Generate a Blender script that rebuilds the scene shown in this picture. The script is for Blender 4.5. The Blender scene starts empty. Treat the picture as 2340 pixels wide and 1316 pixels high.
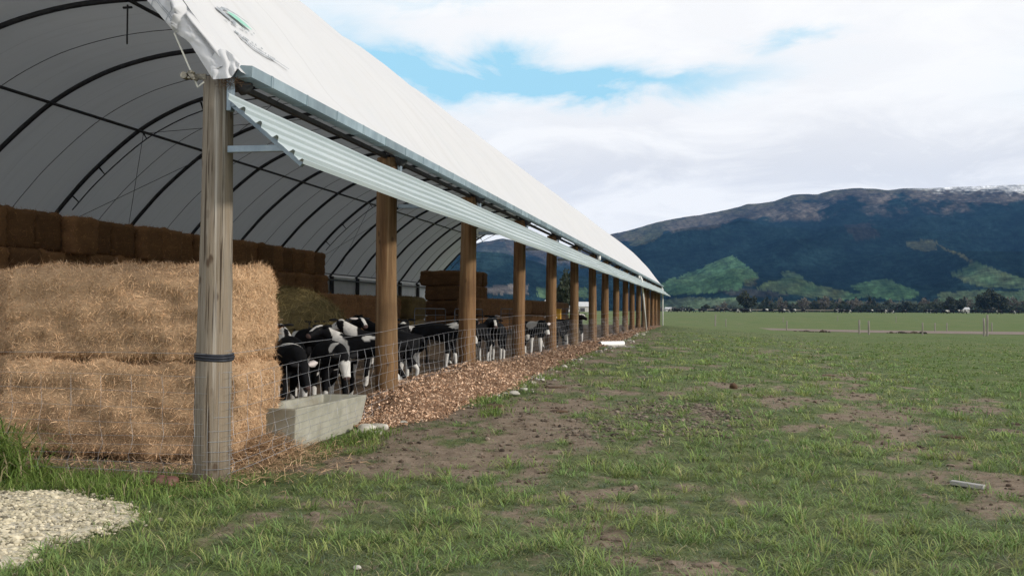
import bpy, bmesh, math, random
import numpy as np
from mathutils import Vector, Matrix
R = math.radians
rng = np.random.default_rng(7)
random.seed(7)
scene = bpy.context.scene
COL = scene.collection

# ------------------------------------------------------------------ camera
H_EYE = 1.42
FPX = 2413.0                      # focal length in pixels of a 2340 wide picture
FW = Vector((-0.18598739, 0.98224855, 0.02442306))
RT = Vector((0.98255117, 0.1858949, 0.00602417))
UP = Vector((-0.00137711, -0.02511733, 0.99968356))
cam = bpy.data.cameras.new('camera')
cam.sensor_width = 36.0
cam.lens = FPX / 2340 * 36
cam.clip_start = 0.1
cam.clip_end = 20000
cam_ob = bpy.data.objects.new('camera', cam)
M = Matrix((RT, UP, -FW)).transposed().to_4x4()
M.translation = (0, 0, H_EYE)
cam_ob.matrix_world = M
COL.objects.link(cam_ob)
scene.camera = cam_ob
def ray(px, py):
    return (FW * FPX + RT * (px - 1170) - UP * (py - 658)).normalized()
def azel(px, py):
    d = ray(px, py)
    return math.atan2(d.x, d.y), math.asin(d.z)
_o = np.array([0, 0, H_EYE]); _r = np.array(RT); _u = np.array(UP); _f = np.array(FW)
def to_px(P):
    d = P - _o
    z = np.maximum(d @ _f, 1e-3)
    return 1170 + FPX * (d @ _r) / z, 658 - FPX * (d @ _u) / z

# ------------------------------------------------------------------ light and colour management
SUN_EL, SUN_AZ = R(21), R(101)    # azimuth measured from +Y towards +X: right and behind the camera
sl = bpy.data.lights.new('sun', 'SUN')
sl.energy = 3.0
sl.angle = R(6)
sl.color = (1.0, 0.93, 0.84)
so = bpy.data.objects.new('sun', sl)
sd = Vector((math.sin(SUN_AZ) * math.cos(SUN_EL), math.cos(SUN_AZ) * math.cos(SUN_EL), math.sin(SUN_EL)))
so.rotation_euler = sd.to_track_quat('Z', 'Y').to_euler()
so.location = (30, -20, 40)
COL.objects.link(so)
scene.view_settings.view_transform = 'Standard'
scene.view_settings.look = 'None'
scene.view_settings.exposure = 0.13
scene.view_settings.gamma = 1.0
scene.view_settings.use_curve_mapping = False
scene.render.engine = 'CYCLES'
scene.cycles.max_bounces = 8
scene.cycles.transparent_max_bounces = 8
scene.cycles.volume_bounces = 0
scene.cycles.use_denoising = True
scene.cycles.denoiser = 'OPENIMAGEDENOISE'
scene.cycles.denoising_input_passes = 'RGB_ALBEDO_NORMAL'
scene.cycles.denoising_prefilter = 'NONE'
scene.cycles.use_adaptive_sampling = False
scene.cycles.sample_clamp_indirect = 6

# ------------------------------------------------------------------ node helper
class NT:
    def __init__(s, tree): s.t = tree; s.t.nodes.clear()
    def n(s, typ, ins=None, **kw):
        nd = s.t.nodes.new(typ)
        for k, v in kw.items(): setattr(nd, k, v)
        for k, v in (ins or {}).items():
            sock = nd.inputs[k]
            if isinstance(v, bpy.types.NodeSocket): s.t.links.new(v, sock)
            else: sock.default_value = v
        return nd
    def math(s, op, a, b=0.0, c=0.0, clamp=False):
        nd = s.n('ShaderNodeMath', operation=op, use_clamp=clamp)
        for i, v in enumerate((a, b, c)):
            if isinstance(v, bpy.types.NodeSocket): s.t.links.new(v, nd.inputs[i])
            else: nd.inputs[i].default_value = v
        return nd.outputs[0]
    def mix(s, fac, a, b, mode='MIX'):
        nd = s.n('ShaderNodeMix', data_type='RGBA', blend_type=mode)
        for i, v in ((0, fac), (6, a), (7, b)):
            if isinstance(v, bpy.types.NodeSocket): s.t.links.new(v, nd.inputs[i])
            elif i and len(v) == 3: nd.inputs[i].default_value = (*v, 1)
            else: nd.inputs[i].default_value = v
        return nd.outputs[2]
    def ramp(s, fac, stops):
        nd = s.n('ShaderNodeValToRGB')
        e = nd.color_ramp.elements
        while len(e) < len(stops): e.new(0.5)
        for el, (p, c) in zip(e, stops):
            el.position = p
            el.color = (c, c, c, 1) if not hasattr(c, '__len__') else (*c[:3], 1)
        s.t.links.new(fac, nd.inputs[0])
        return nd.outputs[0]
    def noise(s, vec, scale, detail=5, rough=0.55, dist=0.0):
        nd = s.n('ShaderNodeTexNoise', {'Scale': scale, 'Detail': detail, 'Roughness': rough, 'Distortion': dist})
        if vec is not None: s.t.links.new(vec, nd.inputs['Vector'])
        return nd.outputs[0]
    def mapping(s, vec, scale=(1, 1, 1), rot=(0, 0, 0), loc=(0, 0, 0)):
        nd = s.n('ShaderNodeMapping', {'Scale': scale, 'Rotation': rot, 'Location': loc})
        s.t.links.new(vec, nd.inputs['Vector'])
        return nd.outputs[0]

# ------------------------------------------------------------------ sky: blue sky behind a broken cloud sheet
w = bpy.data.worlds.new('World')
scene.world = w
w.use_nodes = True
T = NT(w.node_tree)
sky = T.n('ShaderNodeTexSky', sky_type='NISHITA', sun_disc=False, sun_elevation=SUN_EL, sun_rotation=SUN_AZ,
          air_density=1.0, dust_density=0.3, ozone_density=1.5)
gen = T.n('ShaderNodeTexCoord').outputs['Generated']
sep = T.n('ShaderNodeSeparateXYZ', {'Vector': gen})
X, Y, Z = sep.outputs
az = T.math('ARCTAN2', X, Y)
el = T.math('ARCSINE', Z)
ae = T.n('ShaderNodeCombineXYZ', {'X': az, 'Y': T.math('MULTIPLY', el, 2.3), 'Z': 0.0}).outputs[0]
n1 = T.noise(ae, 7.0, 7, 0.58, 0.4)
n2 = T.noise(T.mapping(ae, loc=(5.2, 1.3, 2.0)), 4.0, 7, 0.6, 0.8)
wz = T.math('MULTIPLY', T.math('SUBTRACT', n1, 0.5), 0.10)
wx = T.math('MULTIPLY', T.math('SUBTRACT', n2, 0.5), 0.22)
azw = T.math('ADD', az, wx)
elw = T.math('ADD', el, wz)
blue = None
for (px, py, sx, sy, rot, amp) in ((1090, 165, 290, 34, 3, 1.7), (1520, 188, 210, 24, -2, 0.95), (820, 105, 190, 60, 20, 0.55),
                                   (1885, 92, 75, 16, -8, 0.6), (1010, 10, 150, 14, 0, 0.35), (-700, 60, 500, 120, 5, 0.8), (3100, 100, 300, 60, 0, 0.6)):
    a0, e0 = azel(px, py)
    da = T.math('SUBTRACT', azw, a0)
    de = T.math('SUBTRACT', elw, e0)
    c, s_ = math.cos(R(rot)), math.sin(R(rot))
    u = T.math('DIVIDE', T.math('ADD', T.math('MULTIPLY', da, c), T.math('MULTIPLY', de, -s_)), sx / FPX)
    v = T.math('DIVIDE', T.math('ADD', T.math('MULTIPLY', da, s_), T.math('MULTIPLY', de, c)), sy / FPX)
    g = T.math('MULTIPLY', T.math('EXPONENT', T.math('MULTIPLY', T.math('ADD', T.math('MULTIPLY', u, u), T.math('MULTIPLY', v, v)), -0.7)), amp)
    blue = g if blue is None else T.math('ADD', blue, g)
wisp = T.ramp(n2, [(0.35, 0.45), (0.62, 1.0)])
blue = T.math('MULTIPLY', blue, wisp, clamp=True)
n3 = T.noise(T.mapping(ae, scale=(1, 1.6, 1), loc=(1.7, 4.1, 0)), 5.5, 8, 0.6, 0.6)
# grey undersides of the lower cloud bank
a0, e0 = azel(1500, 400)
bank = T.math('EXPONENT', T.math('MULTIPLY', T.math('POWER', T.math('DIVIDE', T.math('SUBTRACT', elw, e0), 0.045), 2.0), -1.0))
shade = T.math('MULTIPLY', T.ramp(n3, [(0.40, 0.0), (0.56, 1.0)]), T.math('MULTIPLY_ADD', bank, 0.75, 0.25))
cloud = T.mix(shade, (9.9, 9.8, 9.65), (8.0, 8.05, 8.25))
skyc = T.mix(1.0, sky.outputs[0], (0.80, 1.25, 1.35), 'MULTIPLY')
skyc = T.mix(0.8, skyc, (4.3, 7.7, 9.4))
col = T.mix(blue, cloud, skyc)
bg = T.n('ShaderNodeBackground', {'Color': col, 'Strength': 0.1})
out = T.n('ShaderNodeOutputWorld', {'Surface': bg.outputs[0]})

# ------------------------------------------------------------------ noise on numpy arrays
_perm = np.random.default_rng(3).random((256, 256))
def vnoise(x, y):
    xi = np.floor(x).astype(int); yi = np.floor(y).astype(int)
    fx = x - xi; fy = y - yi
    fx = fx * fx * (3 - 2 * fx); fy = fy * fy * (3 - 2 * fy)
    a = _perm[xi & 255, yi & 255]; b = _perm[(xi + 1) & 255, yi & 255]
    c = _perm[xi & 255, (yi + 1) & 255]; d = _perm[(xi + 1) & 255, (yi + 1) & 255]
    return (a * (1 - fx) + b * fx) * (1 - fy) + (c * (1 - fx) + d * fx) * fy
def fbm(x, y, o=4, g=0.5):
    s = 0; a = 1; t = 0
    for i in range(o):
        s = s + a * vnoise(x * 2 ** i + 17.3 * i, y * 2 ** i + 5.1 * i); t += a; a *= g
    return s / t
def sstep(a, b, x):
    t = np.clip((x - a) / (b - a), 0, 1)
    return t * t * (3 - 2 * t)

# ------------------------------------------------------------------ mesh helpers
def link(o, parent=None):
    COL.objects.link(o)
    if parent is not None: o.parent = parent
    return o
def mesh_np(name, V, faces_list, mat, parent=None, smooth=True, attrs=None):
    """faces_list: list of int arrays (n,k)"""
    me = bpy.data.meshes.new(name)
    V = np.asarray(V, dtype=np.float32)
    me.vertices.add(len(V)); me.vertices.foreach_set('co', V.ravel())
    loops = np.concatenate([f.ravel() for f in faces_list]).astype(np.int32)
    tot = np.concatenate([np.full(len(f), f.shape[1]) for f in faces_list]).astype(np.int32)
    st = np.concatenate([[0], np.cumsum(tot)[:-1]]).astype(np.int32)
    me.loops.add(len(loops)); me.loops.foreach_set('vertex_index', loops)
    me.polygons.add(len(tot)); me.polygons.foreach_set('loop_start', st); me.polygons.foreach_set('loop_total', tot)
    me.polygons.foreach_set('use_smooth', np.full(len(tot), smooth))
    me.update(calc_edges=True); me.validate()
    for k, a in (attrs or {}).items():
        a = np.asarray(a, dtype=np.float32)
        if a.ndim == 1:
            at = me.attributes.new(k, 'FLOAT', 'POINT'); at.data.foreach_set('value', a)
        else:
            at = me.attributes.new(k, 'FLOAT_COLOR', 'POINT')
            at.data.foreach_set('color', np.concatenate([a, np.ones((len(a), 1), np.float32)], 1).ravel())
    me.materials.append(mat)
    return link(bpy.data.objects.new(name, me), parent)
def grid_faces(nr, nc):
    i = np.arange(nr - 1)[:, None] * nc + np.arange(nc - 1)[None, :]
    return np.stack([i, i + 1, i + nc + 1, i + nc], -1).reshape(-1, 4)
class MB:
    """collects shapes, builds ONE mesh object"""
    def __init__(s): s.v = []; s.f = []
    def add(s, vs, fs):
        b = len(s.v); s.v += [tuple(p) for p in vs]; s.f += [tuple(b + i for i in f) for f in fs]
    def box(s, c, d, rot=None):
        hx, hy, hz = d[0] / 2, d[1] / 2, d[2] / 2
        vs = [Vector((x, y, z)) for x in (-hx, hx) for y in (-hy, hy) for z in (-hz, hz)]
        if rot is not None: vs = [rot @ v for v in vs]
        vs = [v + Vector(c) for v in vs]
        s.add(vs, [(0, 1, 3, 2), (4, 6, 7, 5), (0, 4, 5, 1), (2, 3, 7, 6), (0, 2, 6, 4), (1, 5, 7, 3)])
    def bar(s, a, b, wx, wy, up=(0, 0, 1)):
        a, b = Vector(a), Vector(b); d = (b - a); L = d.length; d.normalize()
        upv = Vector(up)
        if abs(d.dot(upv)) > 0.98: upv = Vector((0, 1, 0))
        x = d.cross(upv).normalized(); y = x.cross(d)
        rot = Matrix((x, y, d)).transposed()
        s.box((a + b) / 2, (wx, wy, L), rot)
    def tube(s, pts, r, n=8, cap=True, closed=False):
        pts = [Vector(p) for p in pts]; k = len(pts)
        rs = r if hasattr(r, '__len__') else [r] * k
        vs = []
        px = None
        for i, p in enumerate(pts):
            if closed: d = pts[(i + 1) % k] - pts[i - 1]
            else: d = pts[min(i + 1, k - 1)] - pts[max(i - 1, 0)]
            d.normalize()
            if px is None:
                ref = Vector((0, 0, 1)) if abs(d.z) < 0.9 else Vector((1, 0, 0))
                px = d.cross(ref).normalized()
            px = (px - d * px.dot(d)).normalized(); py = d.cross(px)
            for j in range(n):
                a = 2 * math.pi * j / n
                vs.append(p + (px * math.cos(a) + py * math.sin(a)) * rs[i])
        fs = []
        for i in range(k if closed else k - 1):
            i2 = (i + 1) % k
            for j in range(n):
                fs.append((i * n + j, i * n + (j + 1) % n, i2 * n + (j + 1) % n, i2 * n + j))
        if cap and not closed:
            fs.append(tuple(range(n - 1, -1, -1))); fs.append(tuple((k - 1) * n + j for j in range(n)))
        s.add(vs, fs)
    def build(s, name, mat, parent=None, smooth=False, bevel=0.0):
        me = bpy.data.meshes.new(name)
        me.from_pydata([tuple(v) for v in s.v], [], s.f); me.materials.append(mat)
        if smooth: me.polygons.foreach_set('use_smooth', [True] * len(me.polygons))
        o = link(bpy.data.objects.new(name, me), parent)
        if bevel:
            b = o.modifiers.new('bevel', 'BEVEL'); b.width = bevel; b.segments = 2; b.limit_method = 'ANGLE'
        return o
def empty(name, loc=(0, 0, 0), rz=0.0):
    o = bpy.data.objects.new(name, None); o.location = loc; o.rotation_euler = (0, 0, rz); o.empty_display_size = 0.2
    return link(o)
def tag(o, label=None, cat=None, group=None, kind=None):
    if label: o['label'] = label
    if cat: o['category'] = cat
    if group: o['group'] = group
    if kind: o['kind'] = kind
    return o
def copy_tree(o, parent=None):
    c = o.copy(); COL.objects.link(c)
    if parent is not None: c.parent = parent
    for ch in list(o.children): copy_tree(ch, c)
    return c

# ------------------------------------------------------------------ materials
def new_mat(name):
    m = bpy.data.materials.new(name); m.use_nodes = True
    return m, NT(m.node_tree)
def finish(m, t, color, rough=0.8, bump=None, bstr=0.3, bdist=0.02, metal=0.0, trans=None, spec=0.3):
    p = t.n('ShaderNodeBsdfPrincipled', {'Roughness': rough, 'Metallic': metal, 'Specular IOR Level': spec})
    for k, v in (('Base Color', color),):
        if isinstance(v, bpy.types.NodeSocket): t.t.links.new(v, p.inputs[k])
        else: p.inputs[k].default_value = (*v, 1)
    if bump is not None:
        b = t.n('ShaderNodeBump', {'Strength': bstr, 'Distance': bdist, 'Height': bump})
        t.t.links.new(b.outputs[0], p.inputs['Normal'])
    sh = p.outputs[0]
    if trans is not None:
        tr = t.n('ShaderNodeBsdfTranslucent')
        c = trans[1]
        if isinstance(c, bpy.types.NodeSocket): t.t.links.new(c, tr.inputs[0])
        else: tr.inputs[0].default_value = (*c, 1)
        mx = t.n('ShaderNodeMixShader', {0: trans[0], 1: sh, 2: tr.outputs[0]})
        sh = mx.outputs[0]
    t.n('ShaderNodeOutputMaterial', {'Surface': sh})
    return m
def noisy(name, c1, c2, scale=4.0, rough=0.8, bump=0.3, bdist=0.01, stretch=(1, 1, 1), detail=6, lo=0.35, hi=0.65, metal=0.0, coord='Object', c3=None, spec=0.3, rand=0.0):
    m, t = new_mat(name)
    v = t.n('ShaderNodeTexCoord').outputs[coord]
    v = t.mapping(v, scale=stretch)
    n = t.noise(v, scale, detail, 0.6)
    c = t.mix(t.ramp(n, [(lo, 0.0), (hi, 1.0)]), c1, c2)
    if c3 is not None:
        n2_ = t.noise(t.mapping(v, loc=(3, 7, 1)), scale * 0.31, 4, 0.6)
        c = t.mix(t.ramp(n2_, [(0.48, 0.0), (0.66, 0.85)]), c, c3)
    if rand:
        oi = t.n('ShaderNodeObjectInfo').outputs['Random']
        k = t.math('MULTIPLY_ADD', oi, rand, 1 - rand * 0.5)
        kk = t.n('ShaderNodeCombineXYZ', {0: k, 1: k, 2: k}).outputs[0]
        c = t.mix(1.0, c, kk, 'MULTIPLY')
    return finish(m, t, c, rough, n, bump, bdist, metal, None, spec)

m_post, t = new_mat('round_timber')
v = t.n('ShaderNodeTexCoord').outputs['Object']
oi = t.n('ShaderNodeObjectInfo').outputs['Random']
off = t.n('ShaderNodeCombineXYZ', {0: t.math('MULTIPLY', oi, 31.0), 1: t.math('MULTIPLY', oi, 17.0), 2: t.math('MULTIPLY', oi, 9.0)}).outputs[0]
v = t.n('ShaderNodeVectorMath', {0: v, 1: off}, operation='ADD').outputs[0]
g1 = t.noise(t.mapping(v, scale=(14, 14, 0.55)), 1.6, 8, 0.65)
g2 = t.noise(t.mapping(v, scale=(3.0, 3.0, 0.35)), 1.2, 4, 0.6)
g3 = t.noise(v, 2.2, 3, 0.5)
c = t.mix(t.ramp(g1, [(0.38, 0.0), (0.64, 1.0)]), (0.105, 0.050, 0.020), (0.25, 0.145, 0.066))
c = t.mix(t.ramp(g2, [(0.45, 0.0), (0.7, 0.8)]), c, (0.15, 0.108, 0.058))
c = t.mix(t.ramp(g3, [(0.52, 0.0), (0.72, 0.55)]), c, (0.085, 0.046, 0.02))
vo = t.n('ShaderNodeTexVoronoi', {'Vector': t.mapping(v, scale=(7.5, 7.5, 3.6)), 'Scale': 1.0})
kn = t.ramp(vo.outputs['Distance'], [(0.12, 1.0), (0.20, 0.0)])
c = t.mix(t.math('MULTIPLY', t.math('MULTIPLY', kn, t.ramp(t.noise(v, 3.1, 2, 0.5), [(0.46, 0.0), (0.54, 1.0)])), 0.75), c, (0.05, 0.026, 0.012))
zb_ = t.n('ShaderNodeSeparateXYZ', {'Vector': t.n('ShaderNodeTexCoord').outputs['Object']}).outputs[2]
mb_ = t.ramp(t.math('ADD', zb_, t.math('MULTIPLY', g3, 0.5)), [(0.45, 0.6), (0.8, 0.0)])
c = t.mix(mb_, c, (0.12, 0.085, 0.055))
st_ = t.ramp(t.noise(t.mapping(v, scale=(9, 9, 0.2), loc=(5, 1, 0)), 1.5, 3, 0.5), [(0.58, 0.0), (0.68, 0.6)])
c = t.mix(st_, c, (0.30, 0.215, 0.125))
finish(m_post, t, c, 0.85, g1, 0.6, 0.016)
m_post0, t = new_mat('weathered_timber')
v = t.n('ShaderNodeTexCoord').outputs['Object']
g1 = t.noise(t.mapping(v, scale=(16, 16, 0.5)), 1.7, 9, 0.68)
gf_ = t.noise(t.mapping(v, scale=(52, 52, 1.1)), 1.5, 6, 0.7)
g1 = t.math('ADD', t.math('MULTIPLY', g1, 0.6), t.math('MULTIPLY', gf_, 0.4))
g2 = t.noise(t.mapping(v, scale=(4.2, 4.2, 0.30)), 1.3, 4, 0.6)
g3 = t.noise(v, 1.9, 4, 0.5)
c = t.mix(t.ramp(g1, [(0.36, 0.0), (0.64, 1.0)]), (0.115, 0.090, 0.064), (0.30, 0.265, 0.215))
c = t.mix(t.ramp(g2, [(0.47, 0.0), (0.66, 0.85)]), c, (0.225, 0.175, 0.12))
c = t.mix(t.ramp(g3, [(0.5, 0.0), (0.75, 0.55)]), c, (0.17, 0.145, 0.105))
vo = t.n('ShaderNodeTexVoronoi', {'Vector': t.mapping(v, scale=(8.5, 8.5, 4.2), loc=(0.3, 0.9, 0.2)), 'Scale': 1.0})
kn = t.ramp(vo.outputs['Distance'], [(0.14, 1.0), (0.24, 0.0)])
c = t.mix(t.math('MULTIPLY', t.math('MULTIPLY', kn, t.ramp(t.noise(v, 3.1, 2, 0.5), [(0.46, 0.0), (0.54, 1.0)])), 0.85), c, (0.06, 0.035, 0.02))
cr = t.ramp(t.noise(t.mapping(v, scale=(30, 30, 0.45), loc=(2, 2, 0)), 1.4, 3, 0.5), [(0.385, 1.0), (0.42, 0.0)])
c = t.mix(cr, c, (0.05, 0.035, 0.022))
z_ = t.n('ShaderNodeSeparateXYZ', {'Vector': v}).outputs[2]
mud = t.ramp(t.math('ADD', z_, t.math('MULTIPLY', g3, 0.35)), [(0.16, 0.65), (0.42, 0.0)])
c = t.mix(mud, c, (0.11, 0.085, 0.058))
st_ = t.ramp(t.noise(t.mapping(v, scale=(9, 9, 0.18), loc=(5, 1, 0)), 1.5, 3, 0.5), [(0.60, 0.0), (0.68, 0.75)])
c = t.mix(st_, c, (0.44, 0.41, 0.36))
finish(m_post0, t, c, 0.9, g1, 0.9, 0.02)

m_cover, t = new_mat('white_pvc_fabric')
v = t.n('ShaderNodeTexCoord').outputs['Object']
n_ = t.noise(v, 0.7, 5, 0.6)
n4 = t.noise(t.mapping(v, scale=(1, 0.3, 1)), 2.6, 6, 0.65)
c = t.mix(n_, (0.52, 0.535, 0.555), (0.585, 0.582, 0.58))
c = t.mix(t.ramp(n4, [(0.55, 0.0), (0.8, 0.35)]), c, (0.52, 0.51, 0.49))
spc = t.n('ShaderNodeSeparateXYZ', {'Vector': v})
frc = t.math('FRACT', t.math('DIVIDE', t.math('SUBTRACT', spc.outputs[1], 8.73), 2.5))
sm_ = t.math('LESS_THAN', t.math('ABSOLUTE', t.math('SUBTRACT', frc, 0.5)), 0.010)
c = t.mix(t.math('MULTIPLY', sm_, 0.30), c, (0.36, 0.36, 0.36))
dk = t.noise(t.mapping(v, scale=(0.25, 2.2, 0.25)), 1.6, 6, 0.65)
c = t.mix(t.ramp(dk, [(0.50, 0.0), (0.75, 0.40)]), c, (0.43, 0.425, 0.41))
finish(m_cover, t, c, 0.55, n_, 0.25, 0.05, trans=(0.098, (0.73, 0.78, 0.81)))
m_logo_green = noisy('green_print', (0.18, 0.42, 0.33), (0.25, 0.5, 0.4), 8, 0.6, 0)
m_logo_grey = noisy('grey_print', (0.20, 0.23, 0.25), (0.36, 0.38, 0.41), 9, 0.6, 0)
m_galv, t = new_mat('galvanised_steel')
v = t.n('ShaderNodeTexCoord').outputs['Object']
n_ = t.noise(t.mapping(v, scale=(1, 1.5, 1)), 3.0, 6, 0.6)
sp_ = t.n('ShaderNodeSeparateXYZ', {'Vector': v})
yy_ = t.math('DIVIDE', t.math('SUBTRACT', sp_.outputs[1], 9.01), 0.86)
wn_ = t.n('ShaderNodeTexWhiteNoise', {'W': t.math('FLOOR', yy_)}, noise_dimensions='1D').outputs[0]
c = t.mix(t.ramp(n_, [(0.35, 0.0), (0.65, 1.0)]), (0.19, 0.255, 0.285), (0.29, 0.37, 0.40))
kk_ = t.math('MULTIPLY_ADD', wn_, 0.35, 0.82)
c = t.mix(1.0, c, t.n('ShaderNodeCombineXYZ', {0: kk_, 1: kk_, 2: kk_}).outputs[0], 'MULTIPLY')
fr_ = t.math('FRACT', yy_)
ln_ = t.math('LESS_THAN', t.math('ABSOLUTE', t.math('SUBTRACT', fr_, 0.045)), 0.012)
c = t.mix(t.math('MULTIPLY', ln_, 0.8), c, (0.03, 0.04, 0.05))
finish(m_galv, t, c, 0.42, n_, 0.05, 0.004, 0.35, None, 0.5)
m_awn = noisy('corrugated_steel', (0.36, 0.425, 0.435), (0.45, 0.51, 0.52), 1.6, 0.45, 0.04, 0.004, stretch=(1, 0.15, 1), metal=0.25, spec=0.5)
m_steel = noisy('dark_steel', (0.030, 0.030, 0.033), (0.055, 0.053, 0.055), 5, 0.55, 0.1, metal=0.2)
m_brkt = noisy('bracket_steel', (0.17, 0.22, 0.26), (0.27, 0.33, 0.37), 6, 0.45, 0.1, metal=0.4)
m_wire = noisy('fence_wire_steel', (0.26, 0.27, 0.29), (0.36, 0.37, 0.39), 6, 0.5, 0, metal=0.3)
m_cable = noisy('seam_cable', (0.07, 0.07, 0.075), (0.10, 0.10, 0.10), 3, 0.7, 0)
m_panel = noisy('white_wall_sheet', (0.66, 0.68, 0.70), (0.76, 0.77, 0.78), 1.1, 0.6, 0.1)
m_pvc = noisy('white_plastic_pipe', (0.76, 0.76, 0.73), (0.84, 0.84, 0.82), 4, 0.35, 0.0, spec=0.5)
m_black = noisy('black_rubber', (0.012, 0.014, 0.02), (0.03, 0.033, 0.042), 14, 0.5, 0.2)
m_hurdle = noisy('gate_pipe', (0.07, 0.073, 0.08), (0.12, 0.123, 0.13), 6, 0.45, 0, metal=0.4)
m_yellow = noisy('yellow_paint', (0.62, 0.33, 0.03), (0.75, 0.42, 0.05), 5, 0.5, 0.05, c3=(0.42, 0.22, 0.04))
m_conc = noisy('trough_concrete', (0.25, 0.245, 0.195), (0.35, 0.34, 0.28), 3.5, 0.9, 0.25, 0.006, c3=(0.17, 0.15, 0.105))
m_rock = noisy('pale_stone', (0.34, 0.32, 0.27), (0.55, 0.53, 0.47), 7, 0.9, 0.5, 0.01)
m_gravelbase = noisy('limestone_fines', (0.36, 0.33, 0.25), (0.52, 0.48, 0.385), 22, 0.95, 0.6, 0.012)
m_redrock = noisy('reddish_plastic', (0.10, 0.045, 0.035), (0.20, 0.10, 0.08), 9, 0.6, 0.4, 0.01)
m_dung = noisy('dung', (0.05, 0.028, 0.014), (0.10, 0.058, 0.03), 16, 0.9, 0.8, 0.012)
m_plank = noisy('grey_plank', (0.22, 0.22, 0.21), (0.36, 0.35, 0.33), 5, 0.9, 0.4, 0.004, stretch=(1, 12, 12))
m_track = noisy('bare_track', (0.13, 0.10, 0.082), (0.20, 0.16, 0.132), 1.3, 0.95, 0.4, 0.02)
m_fpost = noisy('fence_timber', (0.17, 0.155, 0.135), (0.27, 0.25, 0.22), 6, 0.9, 0.3, 0.004, stretch=(6, 6, 0.6))

def tint_mat(name, rough=0.7, trans=0.0, spec=0.2, nscale=0.0):
    m, t = new_mat(name)
    a = t.n('ShaderNodeAttribute', attribute_name='tint').outputs['Color']
    return finish(m, t, a, rough, None, trans=(trans, a) if trans else None, spec=spec)
m_blade = tint_mat('grass_blade', 0.6, 0.3, 0.25)
m_straw = tint_mat('straw', 0.7, 0.12, 0.2)
m_chip = tint_mat('chips', 0.85)
m_leaf = tint_mat('leaf', 0.7, 0.15)
m_coat, t = new_mat('calf_coat')
a = t.n('ShaderNodeAttribute', attribute_name='tint').outputs['Color']
fz = t.noise(t.n('ShaderNodeTexCoord').outputs['Object'], 60, 3, 0.6)
finish(m_coat, t, a, 0.7, fz, 0.25, 0.006, spec=0.08)
m_eye = noisy('eye', (0.01, 0.008, 0.006), (0.015, 0.01, 0.01), 4, 0.15, 0, spec=0.6)
m_tag = noisy('yellow_tag', (0.75, 0.55, 0.05), (0.8, 0.6, 0.08), 4, 0.5, 0)
m_bark = noisy('bark', (0.05, 0.04, 0.03), (0.09, 0.075, 0.06), 3, 0.9, 0.3)
m_roofw = noisy('pale_iron_roof', (0.40, 0.41, 0.42), (0.5, 0.51, 0.52), 1, 0.6, 0)
m_wallb = noisy('farm_wall', (0.40, 0.39, 0.37), (0.5, 0.49, 0.46), 1, 0.8, 0)

# ------------------------------------------------------------------ ground
PADY = [-50, 8.9, 12, 14, 19, 30, 40, 50, 65, 86, 100, 140]
PADZ = [0, -.10, .02, .10, .20, .27, .30, .38, .48, .52, .42, 0]
def pad(y): return np.interp(y, PADY, PADZ)
def ground_z(x, y):
    x = np.asarray(x, float); y = np.asarray(y, float)
    f = np.where(x < -4.3, 1.0, 1 - sstep(-4.0, 7.0, x))
    z = pad(y) * f
    z = z + 0.0085 * np.clip(y - 150, 0, 360)
    r = np.hypot(x, y)
    near = 1 - sstep(35, 75, r)
    z = z + near * ((fbm(x * 0.9, y * 0.9, 3) - 0.5) * 0.07 + (fbm(x * 5 + 9, y * 5, 3) - 0.5) * 0.045)
    return z
def gz(x, y): return float(ground_z(np.array([x]), np.array([y]))[0])
def seg_dist(x, y, pts):
    d = np.full(np.shape(x), 1e9)
    for (ax, ay), (bx, by) in zip(pts[:-1], pts[1:]):
        dx, dy = bx - ax, by - ay
        t = np.clip(((x - ax) * dx + (y - ay) * dy) / (dx * dx + dy * dy), 0, 1)
        d = np.minimum(d, np.hypot(x - ax - t * dx, y - ay - t * dy))
    return d
PATH = [(2.55, 8.6), (2.35, 10.3), (2.2, 12.0), (2.2, 14), (2.4, 18), (2.8, 24), (3.3, 33), (3.6, 44)]
def dirt(x, y):
    """0 = lush grass, 1 = bare soil"""
    n = fbm(x * 1.1 + 3, y * 0.8, 4)
    n2 = fbm(x * 3.1, y * 2.2 + 40, 3)
    d1 = np.exp(-(((x + 2.45) / 1.15) ** 2 + ((y - 12.2) / 3.4) ** 2)) * 1.15
    d2 = np.exp(-((x + 3.0) / 0.65) ** 2) * sstep(14, 20, y) * (1 - sstep(60, 90, y)) * 0.6
    pd = seg_dist(x, y, PATH)
    wdt = np.interp(y, [8, 13, 20, 30, 45], [0.45, 0.62, 0.40, 0.5, 0.35])
    d3 = np.exp(-(pd / wdt) ** 2) * np.interp(y, [8, 10, 16, 24, 34, 48], [0.5, 0.72, 0.6, 0.55, 0.45, 0.0])
    d4 = np.exp(-(((x + 1.3) / 1.3) ** 2 + ((y - 14.5) / 2.5) ** 2)) * 0.45
    d5 = np.exp(-(((x - 0.2) / 1.6) ** 2 + ((y - 6.6) / 1.2) ** 2)) * 0.28
    base = np.maximum.reduce([d1, d2, d3, d4, d5])
    lush = sstep(3.0, 6.0, x - 0.02 * y) * sstep(11, 18, y)
    rough = (n - 0.5) * 1.3 + (n2 - 0.5) * 0.8
    n3 = fbm(x * 5.5 + 60, y * 4.2, 2)
    d = 0.16 + rough * 1.05 + (n3 - 0.5) * 0.75 * (1 - sstep(20, 45, y)) + base * 0.62 - 0.42 * lush - 0.2 * sstep(30, 70, y)
    # the strip of strong grass along the front of the bales
    d = d - 0.7 * np.exp(-(((y - 8.1) / 0.8) ** 2)) * (x < -3.9)
    d = np.where((x < -4.35) & (y > 9.0) & (y < 89), 1.0, d)
    return np.clip(d, 0, 1)
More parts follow.
